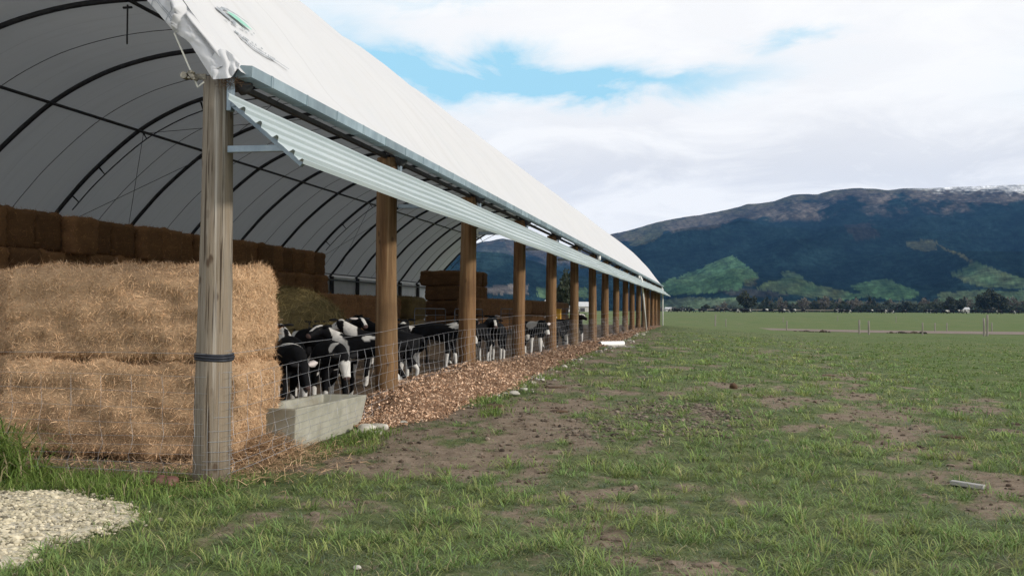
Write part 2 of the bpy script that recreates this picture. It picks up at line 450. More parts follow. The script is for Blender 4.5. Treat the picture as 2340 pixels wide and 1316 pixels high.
GRAVEL = [(-9.5, 8.3), (-6.6, 8.05), (-5.82, 7.88), (-5.32, 8.0), (-4.85, 7.85), (-4.46, 7.53), (-4.1, 7.04), (-4.05, 6.55), (-4.15, 6.2), (-4.0, 5.75), (-4.1, 5.5), (-4.6, 5.2), (-9.5, 4.6)]
def in_poly(x, y, poly):
    c = np.zeros(np.shape(x), bool)
    n = len(poly)
    for i in range(n):
        x1, y1 = poly[i]; x2, y2 = poly[i - 1]
        hit = ((y1 > y) != (y2 > y)) & (x < (x2 - x1) * (y - y1) / (y2 - y1 + 1e-12) + x1)
        c ^= hit
    return c

az_ = np.concatenate([np.linspace(-85, -42, 30)[:-1], np.linspace(-42, 21, 420), np.linspace(21, 85, 40)[1:]])
rr_ = np.concatenate([[0.5, 2.0, 3.2], np.geomspace(4.0, 1500, 520)])
A, RR = np.meshgrid(np.radians(az_), rr_)
gx = (RR * np.sin(A)).ravel(); gy = (RR * np.cos(A)).ravel()
gzv = ground_z(gx, gy)
dv = dirt(gx, gy)
lushv = np.maximum(sstep(3.0, 6.0, gx - 0.02 * gy) * sstep(11, 18, gy), .8 * sstep(40, 90, np.hypot(gx, gy)))
m_ground, t = new_mat('pasture')
tc = t.n('ShaderNodeTexCoord').outputs['Object']
da = t.n('ShaderNodeAttribute', attribute_name='dirt').outputs['Fac']
lu = t.n('ShaderNodeAttribute', attribute_name='lush').outputs['Fac']
na = t.noise(tc, 5.5, 8, 0.65)
nb = t.noise(tc, 0.35, 5, 0.6)
nc_ = t.noise(tc, 38, 4, 0.6)
soil = t.mix(t.ramp(na, [(0.3, 0.0), (0.7, 1.0)]), (0.135, 0.102, 0.072), (0.245, 0.195, 0.148))
soil = t.mix(t.ramp(nc_, [(0.55, 0.0), (0.75, 0.5)]), soil, (0.26, 0.225, 0.18))
gr = t.mix(t.ramp(na, [(0.3, 0.0), (0.7, 1.0)]), (0.070, 0.090, 0.038), (0.138, 0.162, 0.070))
gr2 = t.mix(t.ramp(na, [(0.3, 0.0), (0.7, 1.0)]), (0.055, 0.085, 0.028), (0.120, 0.160, 0.055))
gr = t.mix(lu, gr, gr2)
nd_ = t.noise(t.mapping(tc, scale=(1, .35, 1)), 0.09, 6, 0.7)
gr = t.mix(t.ramp(nb, [(0.42, 0.0), (0.62, 0.6)]), gr, (0.150, 0.158, 0.075))
gr = t.mix(t.ramp(nd_, [(0.40, 0.0), (0.62, 0.5)]), gr, (0.072, 0.122, 0.036))
f = t.math('ADD', da, t.math('MULTIPLY', t.math('SUBTRACT', na, 0.5), 0.5))
f = t.math('ADD', f, t.math('MULTIPLY', t.math('SUBTRACT', nc_, 0.5), 0.4))
c = t.mix(t.ramp(f, [(0.28, 0.0), (0.55, 1.0)]), gr, soil)
hb = t.math('ADD', t.math('MULTIPLY', na, 0.7), t.math('MULTIPLY', nc_, 0.3))
finish(m_ground, t, c, 0.95, hb, 0.9, 0.06, spec=0.1)
g = mesh_np('ground', np.stack([gx, gy, gzv], 1), [grid_faces(len(rr_), len(az_))[:, ::-1]], m_ground, attrs={'dirt': dv, 'lush': lushv})
tag(g, kind='structure')

# shed floor: trodden earth and old bedding, laid just over the ground
fx_ = np.linspace(-24.2, -4.42, 60); fy_ = np.linspace(10.1, 89.3, 220)
FX, FY = np.meshgrid(fx_, fy_)
FZ = pad(FY) + 0.05 + (fbm(FX * 1.1, FY * 1.1, 3) - 0.5) * 0.05
m_floor = noisy('trodden_bedding', (0.045, 0.028, 0.017), (0.11, 0.070, 0.040), 3.0, 0.95, 0.8, 0.04, c3=(0.13, 0.09, 0.045))
fl = mesh_np('shed_floor', np.stack([FX.ravel(), FY.ravel(), FZ.ravel()], 1), [grid_faces(220, 60)], m_floor)
tag(fl, kind='structure')
def floor_z(y): return float(pad(y)) + 0.05

# the bare farm track across the field
tl = [(-2, 131), (0.7, 123.8), (5, 105), (12.7, 93.5), (23, 90), (45, 88)]
tn = [(-2, 136), (1.6, 127), (7.5, 115), (15, 109), (30, 106), (60, 104)]
tv = [(x, y, 0.018) for x, y in tl] + [(x, y, 0.018) for x, y in tn]
n_ = len(tl)
mbt = MB(); mbt.add(tv, [(i, i + 1, n_ + i + 1, n_ + i) for i in range(n_ - 1)])
tag(mbt.build('track', m_track), kind='structure')

# ------------------------------------------------------------------ hills
rid_px = [-900, -200, 300, 700, 950, 1050, 1100, 1150, 1220, 1300, 1350, 1395, 1440, 1480, 1520, 1560, 1600, 1650, 1680, 1710, 1740, 1770, 1810, 1845, 1870, 1900, 1950, 1990, 2030, 2100, 2180, 2260, 2340, 2600, 3000]
rid_py = [600, 590, 580, 590, 580, 566, 553, 546, 556, 566, 556, 537, 526, 514, 504, 497, 491, 481, 474, 467, 464, 459, 446, 443, 444, 436, 430, 432, 434, 430, 427, 424, 420, 430, 470]
rid = sorted((azel(a, b) for a, b in zip(rid_px, rid_py)))
hz_az = np.radians(np.concatenate([np.linspace(-60, -30, 120)[:-1], np.linspace(-30, 20, 1000), np.linspace(20, 50, 90)[1:]]))
NRW = 190
vv = np.linspace(-0.10, 1.15, NRW)
HA, HV = np.meshgrid(hz_az, vv)
E_r = np.interp(HA, [a for a, _ in rid], [e for _, e in rid])
R0, R1 = 1250.0, 3700.0
HR = R0 + (R1 - R0) * np.clip(HV, -.2, 2) ** 1.0
zr = np.tan(E_r) * R1 + H_EYE
sv = np.clip(HV, 0, 1)
prof = 0.82 * sv ** 1.25 + 0.18 * sv ** 0.8
hx_, hy_ = HR * np.sin(HA), HR * np.cos(HA)
spur = fbm(hx_ / 520 + 40, hy_ / 620 + 9, 4) - 0.5
gul = np.abs(fbm(hx_ / 260 + 11, hy_ / 420, 3) - 0.5)
HZ = 3.0 + (zr - 3.0) * prof + (spur * 170 - gul * 80 + 14) * np.sin(np.pi * sv) ** 0.9
HZ = np.where(HV > 1, zr - (HV - 1) * 900, HZ)
HZ += sstep(0.75, 1.0, HV) * (fbm(HA * 90, HV * 5, 3) - 0.5) * 5
HZ = np.where(HV < 0, 3.0 + HV * 30, HZ)
for (px, py, sa, r0, sr) in ((1672, 598, 88, 1650, 330), (1812, 630, 62, 1560, 230), (2022, 646, 62, 1560, 240), (2245, 612, 75, 1700, 300), (1545, 652, 60, 1560, 230)):
    a0, e0 = azel(px, py)
    want = math.tan(e0) * r0 + H_EYE
    v0 = (r0 - R0) / (R1 - R0)
    have = 3 + (np.tan(np.interp(a0, [a for a, _ in rid], [e for _, e in rid])) * R1 - 3) * (0.82 * v0 ** 1.25 + 0.18 * v0 ** 0.8)
    HZ += max(0, want - have) * np.exp(-((HA - a0) / (sa / FPX)) ** 2 - ((HR - r0) / sr) ** 2)
HP = np.stack([hx_.ravel(), hy_.ravel(), HZ.ravel()], 1)
hpx, hpy = to_px(HP)
wob = (fbm(hpx * 0.05, hpy * 0.09, 4) - 0.5)
hpxw = hpx + wob * 26 + (fbm(hpx * .35, hpy * .5, 2) - .5) * 9; hpyw = hpy + (fbm(hpx * 0.06 + 50, hpy * 0.1, 4) - 0.5) * 10
nz = fbm(hpx * 0.02, hpy * 0.05, 5); nz2 = fbm(hpx * 0.11 + 7, hpy * 0.25, 4); nz3 = fbm(hpx * 0.5, hpy * 0.9, 2)
forest = np.array([0.006, 0.017, 0.019]); forest2 = np.array([0.012, 0.025, 0.025])
heath = np.array([0.102, 0.088, 0.075]); olive = np.array([0.085, 0.085, 0.042]); rust = np.array([0.085, 0.052, 0.040])
green = np.array([0.055, 0.125, 0.066]); green2 = np.array([0.082, 0.135, 0.060]); grey = np.array([0.060, 0.060, 0.055])
k = nz2[:, None]
hc = forest * (1 - k) + forest2 * k
vfl = sv.ravel()
hth = sstep(0.70, 0.86, vfl + (nz - 0.5) * 0.5 + (nz2 - 0.5) * 0.15)[:, None]
hc = hc * (1 - hth) + (heath * (0.6 + 0.8 * nz2[:, None])) * hth
ol = (sstep(0.86, 0.97, vfl + (nz2 - .5) * .25) * 0.7)[:, None]
hc = hc * (1 - ol) + olive * 0.8 * ol
def paint(poly, colr, amt=1.0, c2=None):
    global hc
    mk = in_poly(hpxw, hpyw, poly)
    cc = colr if c2 is None else colr * (1 - nz[:, None]) + c2 * nz[:, None]
    cc = np.broadcast_to(cc, hc.shape) * (0.85 + 0.3 * nz2[:, None])
    hc[mk] = hc[mk] * (1 - amt) + cc[mk] * amt
paint([(1395, 548), (1470, 512), (1540, 505), (1505, 540), (1475, 562), (1445, 562), (1440, 545)], olive, 0.6)
paint([(1500, 520), (1600, 490), (1680, 505), (1640, 520), (1540, 530)], heath, 0.5)
paint([(1930, 515), (1990, 508), (2010, 540), (1960, 552)], rust, 0.25)
paint([(2068, 556), (2130, 548), (2148, 572), (2110, 574), (2072, 566)], olive * 1.2, 0.5)
paint([(2145, 562), (2165, 565), (2215, 592), (2228, 606), (2195, 588)], olive * 1.1, 0.8)
paint([(1495, 655), (1545, 632), (1590, 617), (1625, 602), (1655, 590), (1680, 582), (1688, 597), (1715, 615), (1738, 632), (1725, 640), (1698, 650), (1702, 662), (1650, 668), (1560, 672), (1495, 676)], green, 1, green2 * .8)
paint([(1700, 640), (1738, 634), (1728, 650), (1702, 655)], olive, 0.5)
paint([(1728, 656), (1790, 637), (1782, 624), (1800, 618), (1820, 621), (1845, 640), (1880, 655), (1940, 666), (1990, 678), (1930, 686), (1860, 678), (1780, 670)], green, 1, olive)
paint([(1948, 653), (1990, 640), (2022, 636), (2050, 647), (2085, 661), (2104, 672), (2080, 686), (2020, 684), (1970, 672)], green, 1, green2 * .7)
paint([(2172, 626), (2210, 611), (2224, 596), (2240, 600), (2290, 622), (2345, 636), (2500, 640), (2500, 660), (2280, 658), (2240, 655), (2195, 640)], olive, 0.9, green)
paint([(2140, 673), (2210, 661), (2260, 664), (2500, 668), (2500, 692), (2140, 688)], green, 0.9, olive)
paint([(1480, 682), (1700, 680), (1730, 690), (2340, 690), (2340, 730), (1480, 730)], green2 * 1.25, 0.85, grey)
paint([(1640, 664), (1740, 660), (1800, 676), (1700, 682)], grey * .7, 0.8)
paint([(1100, 655), (1210, 650), (1210, 672), (1100, 672)], heath * 1.6, 0.8)
paint([(1230, 660), (1340, 655), (1340, 680), (1230, 680)], green2, 0.8)
paint([(1060, 570), (1160, 548), (1170, 600), (1060, 640)], forest2 * 1.5, 0.6)
snow_veil = np.clip((sstep(.93, 1.0, vfl) * .45 * sstep(2000, 2200, hpx))[:, None] + 0.8 * (sstep(0.88, 1.02, vfl + (nz2 - .5) * .24 + (fbm(hpx * .03, hpy * .4, 3) - .5) * .2) * sstep(2030, 2230, hpx + (nz - .5) * 200))[:, None], 0, .95)  # ridge snow, plus a white fade painted on for cloud veiling the summit
hc = hc * (1 - snow_veil) + np.array([0.80, 0.82, 0.84]) * snow_veil
big = fbm(hpx * .009 + hpy * .012, hpy * .022, 4); diag = fbm((hpx - hpy * 1.4) * .035, hpy * .012 + 5, 3); diag2 = fbm((hpx + hpy * 1.8) * .03 + 9, hpy * .012 + 15, 3)
gully_shade = np.abs(fbm((hpx - hpy * .9) * .045 + 3, hpy * .010, 3) - .5) * 2
gully_shade2 = np.abs(fbm((hpx + hpy * 1.2) * .06 + 23, hpy * .012 + 8, 3) - .5) * 2
hc *= (0.35 + 1.3 * big)[:, None] * (0.50 + .5 * diag + .5 * diag2)[:, None] * (.62 + .75 * np.minimum(gully_shade, gully_shade2) ** .6)[:, None]  # relief shading of ridges and gullies painted into the hillside colour
clump = fbm(hpx * .13 + 60, hpy * .2, 2); hc *= (.6 + .8 * clump)[:, None]
hc *= (0.72 + 0.56 * nz3[:, None]) * (0.80 + 0.4 * fbm(hpx * 0.22, hpy * 0.35 + 30, 3)[:, None])
m_hill, t = new_mat('hillside')
a = t.n('ShaderNodeAttribute', attribute_name='tint').outputs['Color']
tc = t.n('ShaderNodeTexCoord').outputs['Object']
hn = t.noise(tc, 0.02, 8, 0.7)
hf = t.noise(tc, 0.045, 6, 0.75)
kf = t.math('MULTIPLY_ADD', t.ramp(hf, [(0.35, 0.0), (0.65, 1.0)]), 1.0, 0.5)
a = t.mix(1.0, a, t.n('ShaderNodeCombineXYZ', {0: kf, 1: kf, 2: kf}).outputs[0], 'MULTIPLY')
finish(m_hill, t, a, 1.0, hn, 1.0, 14.0, spec=0.0)
hl = mesh_np('hills', HP, [grid_faces(NRW, len(hz_az))[:, ::-1]], m_hill, attrs={'tint': hc})
tag(hl, kind='structure')

# ------------------------------------------------------------------ the shelter
SH0, BAY, NB = 8.73, 5.0, 17
YF, YE = 8.50, 88.95
XC = -14.04
def rise(y): return 0.0033 * (y - SH0)
_pd = np.array([10.03, 9.65, 9.31, 8.85, 8.33, 7.85, 7.30, 6.5, 5.65, 4.6, 3.4, 1.8, 0.0])
_pz = np.array([3.50, 3.93, 4.36, 4.97, 5.54, 6.04, 6.54, 7.20, 7.81, 8.36, 8.80, 9.12, 9.22])
_pr = [(XC + d, z) for d, z in zip(_pd, _pz)] + [(XC - d, z) for d, z in zip(_pd[-2::-1], _pz[-2::-1])]
def catmull(pts, n):
    P = [np.array(p, float) for p in pts]; P = [2 * P[0] - P[1]] + P + [2 * P[-1] - P[-2]]
    o = []
    for i in range(1, len(P) - 2):
        for k in range(n):
            t_ = k / n; a, b, c, d = P[i - 1:i + 3]
            o.append(0.5 * (2 * b + (c - a) * t_ + (2 * a - 5 * b + 4 * c - d) * t_ ** 2 + (3 * b - a - 3 * c + d) * t_ ** 3))
    o.append(P[-2]); return np.array(o)
PROF = catmull(_pr, 4)
_tg = np.gradient(PROF, axis=0); _tg /= np.linalg.norm(_tg, axis=1)[:, None]
PN = np.stack([_tg[:, 1], -_tg[:, 0]], 1)          # outward normal
if PN[len(PN) // 2, 1] < 0: PN = -PN
def prof_off(d): return PROF + PN * d

shed = empty('livestock_shelter', (-14.0, SH0, 0))
shed_inv = Matrix.Translation((14.0, -SH0, 0))
tag(shed, 'long open-sided shelter with a white fabric arched roof on round timber posts', 'shelter')
def part(o, parent=shed):
    """geometry was written in world space: keep it there under its parent"""
    o.parent = parent
    o.matrix_parent_inverse = Matrix.Translation(-Vector(parent.location)) if parent is shed else Matrix.Identity(4)
    return o
# cover: outer and inner skin, drawn tight over the ribs, sagging a little between
NP_ = len(PROF)
ys = np.concatenate([[YF], np.concatenate([SH0 + BAY * i + BAY * np.array([0.02, 0.1, 0.25, 0.4, 0.5, 0.6, 0.75, 0.9, 0.98]) for i in range(NB - 1)]), [YE]])
PV = []
for layer, d0 in ((0, 0.0),):
    for y in ys:
        ph = ((y - SH0) / BAY) % 1.0
        sag = 0.16 * math.sin(math.pi * ph) ** 0.7 if SH0 < y < SH0 + BAY * (NB - 1) else 0
        o_ = prof_off(d0)
        edge = np.clip(np.minimum(np.arange(NP_), NP_ - 1 - np.arange(NP_)) / 6.0, 0, 1)
        o_ = o_ - PN * (sag * edge)[:, None]
        wr = (fbm(np.arange(NP_) * 0.35 + 3, np.full(NP_, y * 0.8), 3) - 0.5) * 0.035
        o_ = o_ + PN * (wr * edge)[:, None]
        for (x, z) in o_: PV.append((x, y, z + rise(y)))
PV = np.array(PV); nl = len(ys) * NP_
gf = grid_faces(len(ys), NP_)
cover = part(mesh_np('roof_cover', PV, [gf], m_cover))

# end flap: cover wrapped round the first arch and laced inside it, creased at the corner post
def on_y(px, py, y):
    d = ray(px, py); q = y / d.y
    return np.array([d.x * q, y, H_EYE + d.z * q])
_lf = [(486, 182), (471, 158), (452, 128), (436, 103), (426, 92), (414, 84), (400, 75), (390, 64), (374, 45), (357, 25), (335, 0), (312, -30), (285, -70)]
LFT = np.array([on_y(a_, b_, YF - .04) for a_, b_ in _lf])
_rs = np.array([0, 1, 2, 3, 4, 5, 6, 7.2, 8.6, 10, 11.4, 13, 15])
_ridx = np.arange(NP_)
def prof_at(q): return np.array([np.interp(q, _ridx, PROF[:, 0]), YF, np.interp(q, _ridx, PROF[:, 1])])
_rq = np.interp(np.arange(13), [0, 4, 7, 12], [0.15, 3.6, 6.0, 10.6])
NR_, NQ_ = 61, 17
rows = []
for i in range(NR_):
    t_ = i / (NR_ - 1) * 12
    Lp = np.array([np.interp(t_, np.arange(13), LFT[:, c_]) for c_ in range(3)])
    Rp = prof_at(np.interp(t_, np.arange(13), _rq))
    if t_ < .6: Rp = Rp * (t_ / .6) + np.array([-4.215, YF - .02, 3.535]) * (1 - t_ / .6)
    for j in range(NQ_):
        q = j / (NQ_ - 1)
        p_ = Lp * (1 - q) + Rp * q
        dy = -.045 * math.sin(math.pi * q)
        # horizontal pleat where the lacing pulls the cloth in
        tp = t_ - 6.1 - .5 * q
        if tp > 0: dy += -.075 * math.exp(-(tp / .9) ** 2) * (1 - sstep(.75, 1.0, np.array(q))) * sstep(-.05, .2, np.array(q))
        else: dy += .03 * math.exp(-(tp / .8) ** 2)
        # upright dimple below it
        if t_ < 6.2: dy += .065 * math.exp(-((q - .62 - .02 * t_) / .075) ** 2) * sstep(0.2, 2.0, np.array(t_)) - .05 * math.exp(-((q - .80) / .08) ** 2)
        # pocket above the pleat
        if t_ > 6.5: dy += .06 * math.exp(-((q - .42) / .16) ** 2) * (0.6 + 0.4 * math.sin(t_ * 1.9)) - .03 * math.exp(-((q - .72) / .07) ** 2)
        dy += (float(fbm(np.array(q * 5.), np.array(t_ * 1.3), 3)) - .5) * .05 * math.sin(math.pi * q) ** .5
        rows.append(p_ + np.array([0, dy, 0]))
part(mesh_np('end_flap', np.array(rows), [grid_faces(NR_, NQ_)], m_cover))
# gathered tail of cloth between the flap and the gutter
_b = [(487, 182), (500, 181), (514, 180), (527, 178), (533, 172), (539, 162), (545, 156)]
_t = [(478, 142), (490, 122), (503, 112), (516, 114), (527, 122), (538, 130), (549, 141)]
tl_ = []
for i in range(11):
    for j in range(25):
        u_, q = i / 10, j / 24 * 6
        k_ = min(int(q), 5); f_ = q - k_
        bx_ = np.array(_b[k_]) * (1 - f_) + np.array(_b[k_ + 1]) * f_; tx_ = np.array(_t[k_]) * (1 - f_) + np.array(_t[k_ + 1]) * f_
        pp = bx_ * (1 - u_) + tx_ * u_
        yy_ = YF - .105 + .05 * u_ - .015 * math.sin(q * 3.1 + .6) * (1 - .6 * u_) - .03 * math.exp(-((q - 2.6) / .5) ** 2) * (1 - u_) + .012 * math.sin(u_ * 9 + q * 2)
        tl_.append(on_y(pp[0], pp[1], yy_))
part(mesh_np('corner_fold', np.array(tl_), [grid_faces(11, 25)], m_cover))
mb = MB()
R3 = np.array(rows).reshape(NR_, NQ_, 3)
for jq in (4, 5):
    mb.tube([tuple(R3[i, jq] + [0, -.012, 0]) for i in range(33, NR_)], .0035, 5)
for iq in (38, 47, 56):
    mb.tube([tuple(R3[iq, j] + [0, -.012, 0]) for j in range(0, 12)], .003, 5)
part(mb.build('lacing', m_logo_grey))

# printed emblem: green leaf, a swoosh and rows of small worn lettering on the slope of the cover
def on_roof(s_, y, lift=0.006):
    """s_: arc position along the profile from the near eave in metres"""
    seg = np.linalg.norm(np.diff(PROF, axis=0), axis=1); cum = np.concatenate([[0], np.cumsum(seg)])
    i = int(np.clip(np.searchsorted(cum, s_) - 1, 0, len(seg) - 1)); q = (s_ - cum[i]) / seg[i]
    p = PROF[i] * (1 - q) + PROF[i + 1] * q; nn = PN[i] * (1 - q) + PN[i + 1] * q
    ph = ((y - SH0) / BAY) % 1.0
    sag = 0.16 * math.sin(math.pi * ph) ** 0.7 * min(1, i / 6.0)
    p = p - nn * sag + nn * (lift + 0.018)
    return (p[0], y, p[1] + rise(y))
def ribbon(mbx, pts, wd):
    vs = []; 
    for i, (s_, y) in enumerate(pts):
        wi = wd(i / (len(pts) - 1)) if callable(wd) else wd
        vs += [on_roof(s_ - wi, y), on_roof(s_ + wi, y)]
    mbx.add(vs, [(2 * i, 2 * i + 1, 2 * i + 3, 2 * i + 2) for i in range(len(pts) - 1)])
_seg = np.linalg.norm(np.diff(PROF, axis=0), axis=1); _cum = np.concatenate([[0], np.cumsum(_seg)])
def roof_hit(px, py):
    """arc position and y where a sight line meets the cover"""
    d = ray(px, py)
    for q in np.arange(8.0, 24.0, .01):
        p_ = Vector((0, 0, H_EYE)) + d * (q / d.y)
        s_ = float(np.interp(-p_.x, -PROF[:20, 0], _cum[:20])); zz = float(np.interp(-p_.x, -PROF[:20, 0], PROF[:20, 1])) + rise(q)
        if p_.x < PROF[0, 0] and p_.z < zz: return s_, q
    return 1.0, 10.0
mg, ml = MB(), MB()
def stroke(mbx, pts, wd, n=4):
    P_ = [roof_hit(*p) for p in pts]
    P_ = [(P_[i][0] * (1 - k / n) + P_[i + 1][0] * k / n, P_[i][1] * (1 - k / n) + P_[i + 1][1] * k / n) for i in range(len(P_) - 1) for k in range(n)] + [P_[-1]]
    ribbon(mbx, P_, wd)
stroke(mg, [(538, 12), (560, 24), (578, 37), (597, 52)], lambda q: .055 * math.sin(math.pi * q) ** .8 + .002)
stroke(ml, [(523, 9), (527, 4), (540, 6), (563, 18), (588, 36), (606, 56)], lambda q: .024 * (1 - q * .7))
stroke(ml, [(566, 68), (580, 79), (600, 95), (628, 110), (655, 124), (681, 142)], lambda q: .018 * (1 - q * .6))
stroke(ml, [(556, 56), (566, 68)], .006)
for (xa, ya, xb, yb, hh, pr) in ((514, 5, 558, 37, 5.0, .9), (534, 32, 610, 64, 2.2, .5), (556, 58, 620, 95, 3.0, .55), (572, 74, 655, 122, 2.4, .9)):
    L_ = math.hypot(xb - xa, yb - ya); q = 0.0
    while q < 1:
        dq = random.uniform(2.2, 5.0) / L_
        if random.random() < pr:
            cx_, cy_ = xa + (xb - xa) * q, ya + (yb - ya) * q
            stroke(ml, [(cx_ - hh * .15, cy_ + hh * .4), (cx_ + hh * .25, cy_ - hh * .45)], 0.007 + hh * .0018, 1)
            if random.random() < .6: stroke(ml, [(cx_ + .2, cy_ - hh * random.uniform(-.2, .4)), (cx_ + dq * L_ * .6, cy_ + hh * random.uniform(0, .4))], .007 + hh * .001, 1)
        q += dq * 1.25
eg = part(mg.build('emblem', m_logo_green)); 
lt = part(ml.build('lettering', m_logo_grey))

# ribs, with a lower tension chord on every third
def rib_pts(off, y, i0=0, i1=NP_, st=1):
    P = prof_off(off)
    return [(P[i][0], y, P[i][1] + rise(y)) for i in range(i0, i1, st)]
for n in range(NB):
    y = SH0 + BAY * n + (0.1 if n == 0 else 0.0)
    m_ = MB(); m_.tube(rib_pts(-0.13, y), 0.075, 8)
    rb = part(m_.build('arch_rib', m_steel, smooth=True))
    if n in (0, 5, 10, 16):
        m_ = MB()
        c_ = rib_pts(-0.52, y + 0.02, 14, NP_ - 14, 2)
        m_.tube(c_, 0.022, 6)
        P1, P2 = prof_off(-0.2), prof_off(-0.52)
        for i in range(16, NP_ - 15, 8):
            for dy in (-0.05, 0.05):
                m_.tube([(P1[i][0], y + dy, P1[i][1] + rise(y)), (P2[i][0], y + 0.02, P2[i][1] + rise(y))], 0.018, 5)
        ch = m_.build('tension_chord', m_steel, smooth=True); ch.parent = rb
        ch.matrix_parent_inverse = Matrix.Identity(4)
# purlins along the shed
def near_prof(d, zoff):
    i = int(np.argmin(np.abs((PROF[:, 0] - XC) - d) + (0 if zoff else 0)))
    return PROF[i] + PN[i] * zoff
for d in (0.0, 5.65, -5.65):
    p = near_prof(d, -0.23)
    m_ = MB(); m_.tube([(p[0], y, p[1] + rise(y)) for y in (YF + 0.1, 30, 55, YE - .1)], 0.05, 8)
    part(m_.build('purlin', m_steel, smooth=True))
# seam lines in the fabric, mid bay, and cross bracing wires
for n in range(NB - 1):
    y = SH0 + BAY * (n + 0.5)
    P = PROF + PN * (-0.215)
    m_ = MB(); m_.tube([(P[i][0], y, P[i][1] + rise(y)) for i in range(3, NP_ - 3)], 0.011, 5)
    part(m_.build('fabric_seam', m_cable))
for b0 in (5, 10):
    m_ = MB()
    ya, yb = SH0 + BAY * b0, SH0 + BAY * (b0 + 1)
    for d1, d2 in ((-9.3, -5.65), (-5.65, 0), (9.3, 5.65), (5.65, 0)):
        p1, p2 = near_prof(d1, -0.3), near_prof(d2, -0.3)
        for (y1, y2) in ((ya, yb), (yb, ya)):
            m_.tube([(p1[0], y1, p1[1] + rise(y1)), (p2[0], y2, p2[1] + rise(y2))], 0.011, 5)
    part(m_.build('bracing_wire', m_cable))
m_ = MB(); yy = SH0 + BAY * 3; m_.tube([(-14.22, yy, 9.0), (-14.22, yy, 8.02)], 0.022, 6); m_.tube([(-14.34, yy, 8.93), (-14.10, yy, 8.93)], 0.03, 6)
part(m_.build('hanging_rod', m_steel))

# posts
def post_mesh(r0, r1, z0, z1, seed, seg=22, rings=34):
    rs = np.random.default_rng(seed)
    ang = np.linspace(0, 2 * np.pi, seg, endpoint=False)
    V = []
    zt = np.linspace(z0, z1, rings)
    ph = rs.random(4) * 6
    for i, z in enumerate(zt):
        q = (z - z0) / (z1 - z0)
        r = (r0 + (r1 - r0) * q) * (1 + 0.015 * np.sin(q * 9 + ph[0]))
        bx = 0.012 * math.sin(q * 4 + ph[1]); by = 0.012 * math.sin(q * 3.1 + ph[2])
        rad = r * (1 + 0.012 * np.sin(3 * ang + ph[3]) + 0.006 * rs.standard_normal(seg))
        V += [(bx + rad[j] * math.cos(ang[j]), by + rad[j] * math.sin(ang[j]), z) for j in range(seg)]
    V += [(0, 0, z1 + 0.004)]
    F4 = []
    for i in range(rings - 1):
        for j in range(seg): F4.append((i * seg + j, i * seg + (j + 1) % seg, (i + 1) * seg + (j + 1) % seg, (i + 1) * seg + j))
    F3 = [((rings - 1) * seg + j, (rings - 1) * seg + (j + 1) % seg, rings * seg) for j in range(seg)]
    return np.array(V), [np.array(F4), np.array(F3)]
XP = -4.34
post_variants = {}
for n in range(NB):
    y = SH0 + BAY * n
    top = 3.50 + rise(y)
    zb = float(pad(y)) - 0.35
    r0 = 0.168 if n == 0 else 0.150 + 0.012 * ((n * 37) % 5) / 4
    V, Fc = post_mesh(r0, 0.128 if n == 0 else r0 - 0.022, zb, top, 50 + n)
    po = mesh_np('post', V, Fc, m_post0 if n == 0 else m_post)
    po.parent = shed
    po.location = (XP + 14.0 + (0.0 if n == 0 else 0.02 * math.sin(n * 2.3)), y - SH0, 0)
    if n == 0:
        po['label'] = 'weathered grey front corner post with a black band'
        mb = MB()
        for dz, rr in ((0, .163), (.022, .166), (.044, .163)):
            mb.tube([(rr * math.cos(a_), rr * math.sin(a_), 1.0 + dz + 0.006 * math.sin(2 * a_)) for a_ in np.linspace(0, 2 * math.pi, 28, endpoint=False)], 0.013, 6, closed=True)
        mb.build('band', m_black, po, smooth=True)
    # far row of posts under the back eave
    V, Fc = post_mesh(0.15, 0.135, float(pad(y)) - .3, 3.55 + rise(y), 150 + n, 12, 8)
    p2 = mesh_np('rear_post', V, Fc, m_steel); p2.parent = shed; p2.location = (-23.72 + 14.0, y - SH0, 0)
# eave beam and gutter
mb = MB()
mb.bar((XP + .02, YF + .15, 3.51), (XP + .02, YE - .2, 3.51 + rise(YE)), 0.05, 0.05)
part(mb.build('eave_beam', m_steel))
GX0, GX1 = -4.11, -3.955
def gut_section(y, g=0.0):
    r_ = rise(y)
    return [(GX0 - .0, y, 3.478 + r_ - g), (GX0 + .01, y, 3.474 + r_ - g), (GX1 + g, y, 3.472 + r_ - g), (GX1 + g + 0.004, y, 3.572 + r_ + g * .3), (GX0 + .05, y, 3.582 + r_ + g * .3), (GX0 - 0.0, y, 3.50 + r_)]
mb = MB()
def prism(mbx, ya, yb, g=0.0):
    a_, b_ = gut_section(ya, g), gut_section(yb, g); n = len(a_)
    mbx.add(a_ + b_, [(i, (i + 1) % n, n + (i + 1) % n, n + i) for i in range(n)] + [tuple(range(n - 1, -1, -1)), tuple(range(n, 2 * n))])
prism(mb, 8.60, YE + 0.1)
y = 9.01
k = 0
while y < YE:
    prism(mb, y, y + 0.03, 0.006); y += 0.86
part(mb.build('gutter', m_galv))
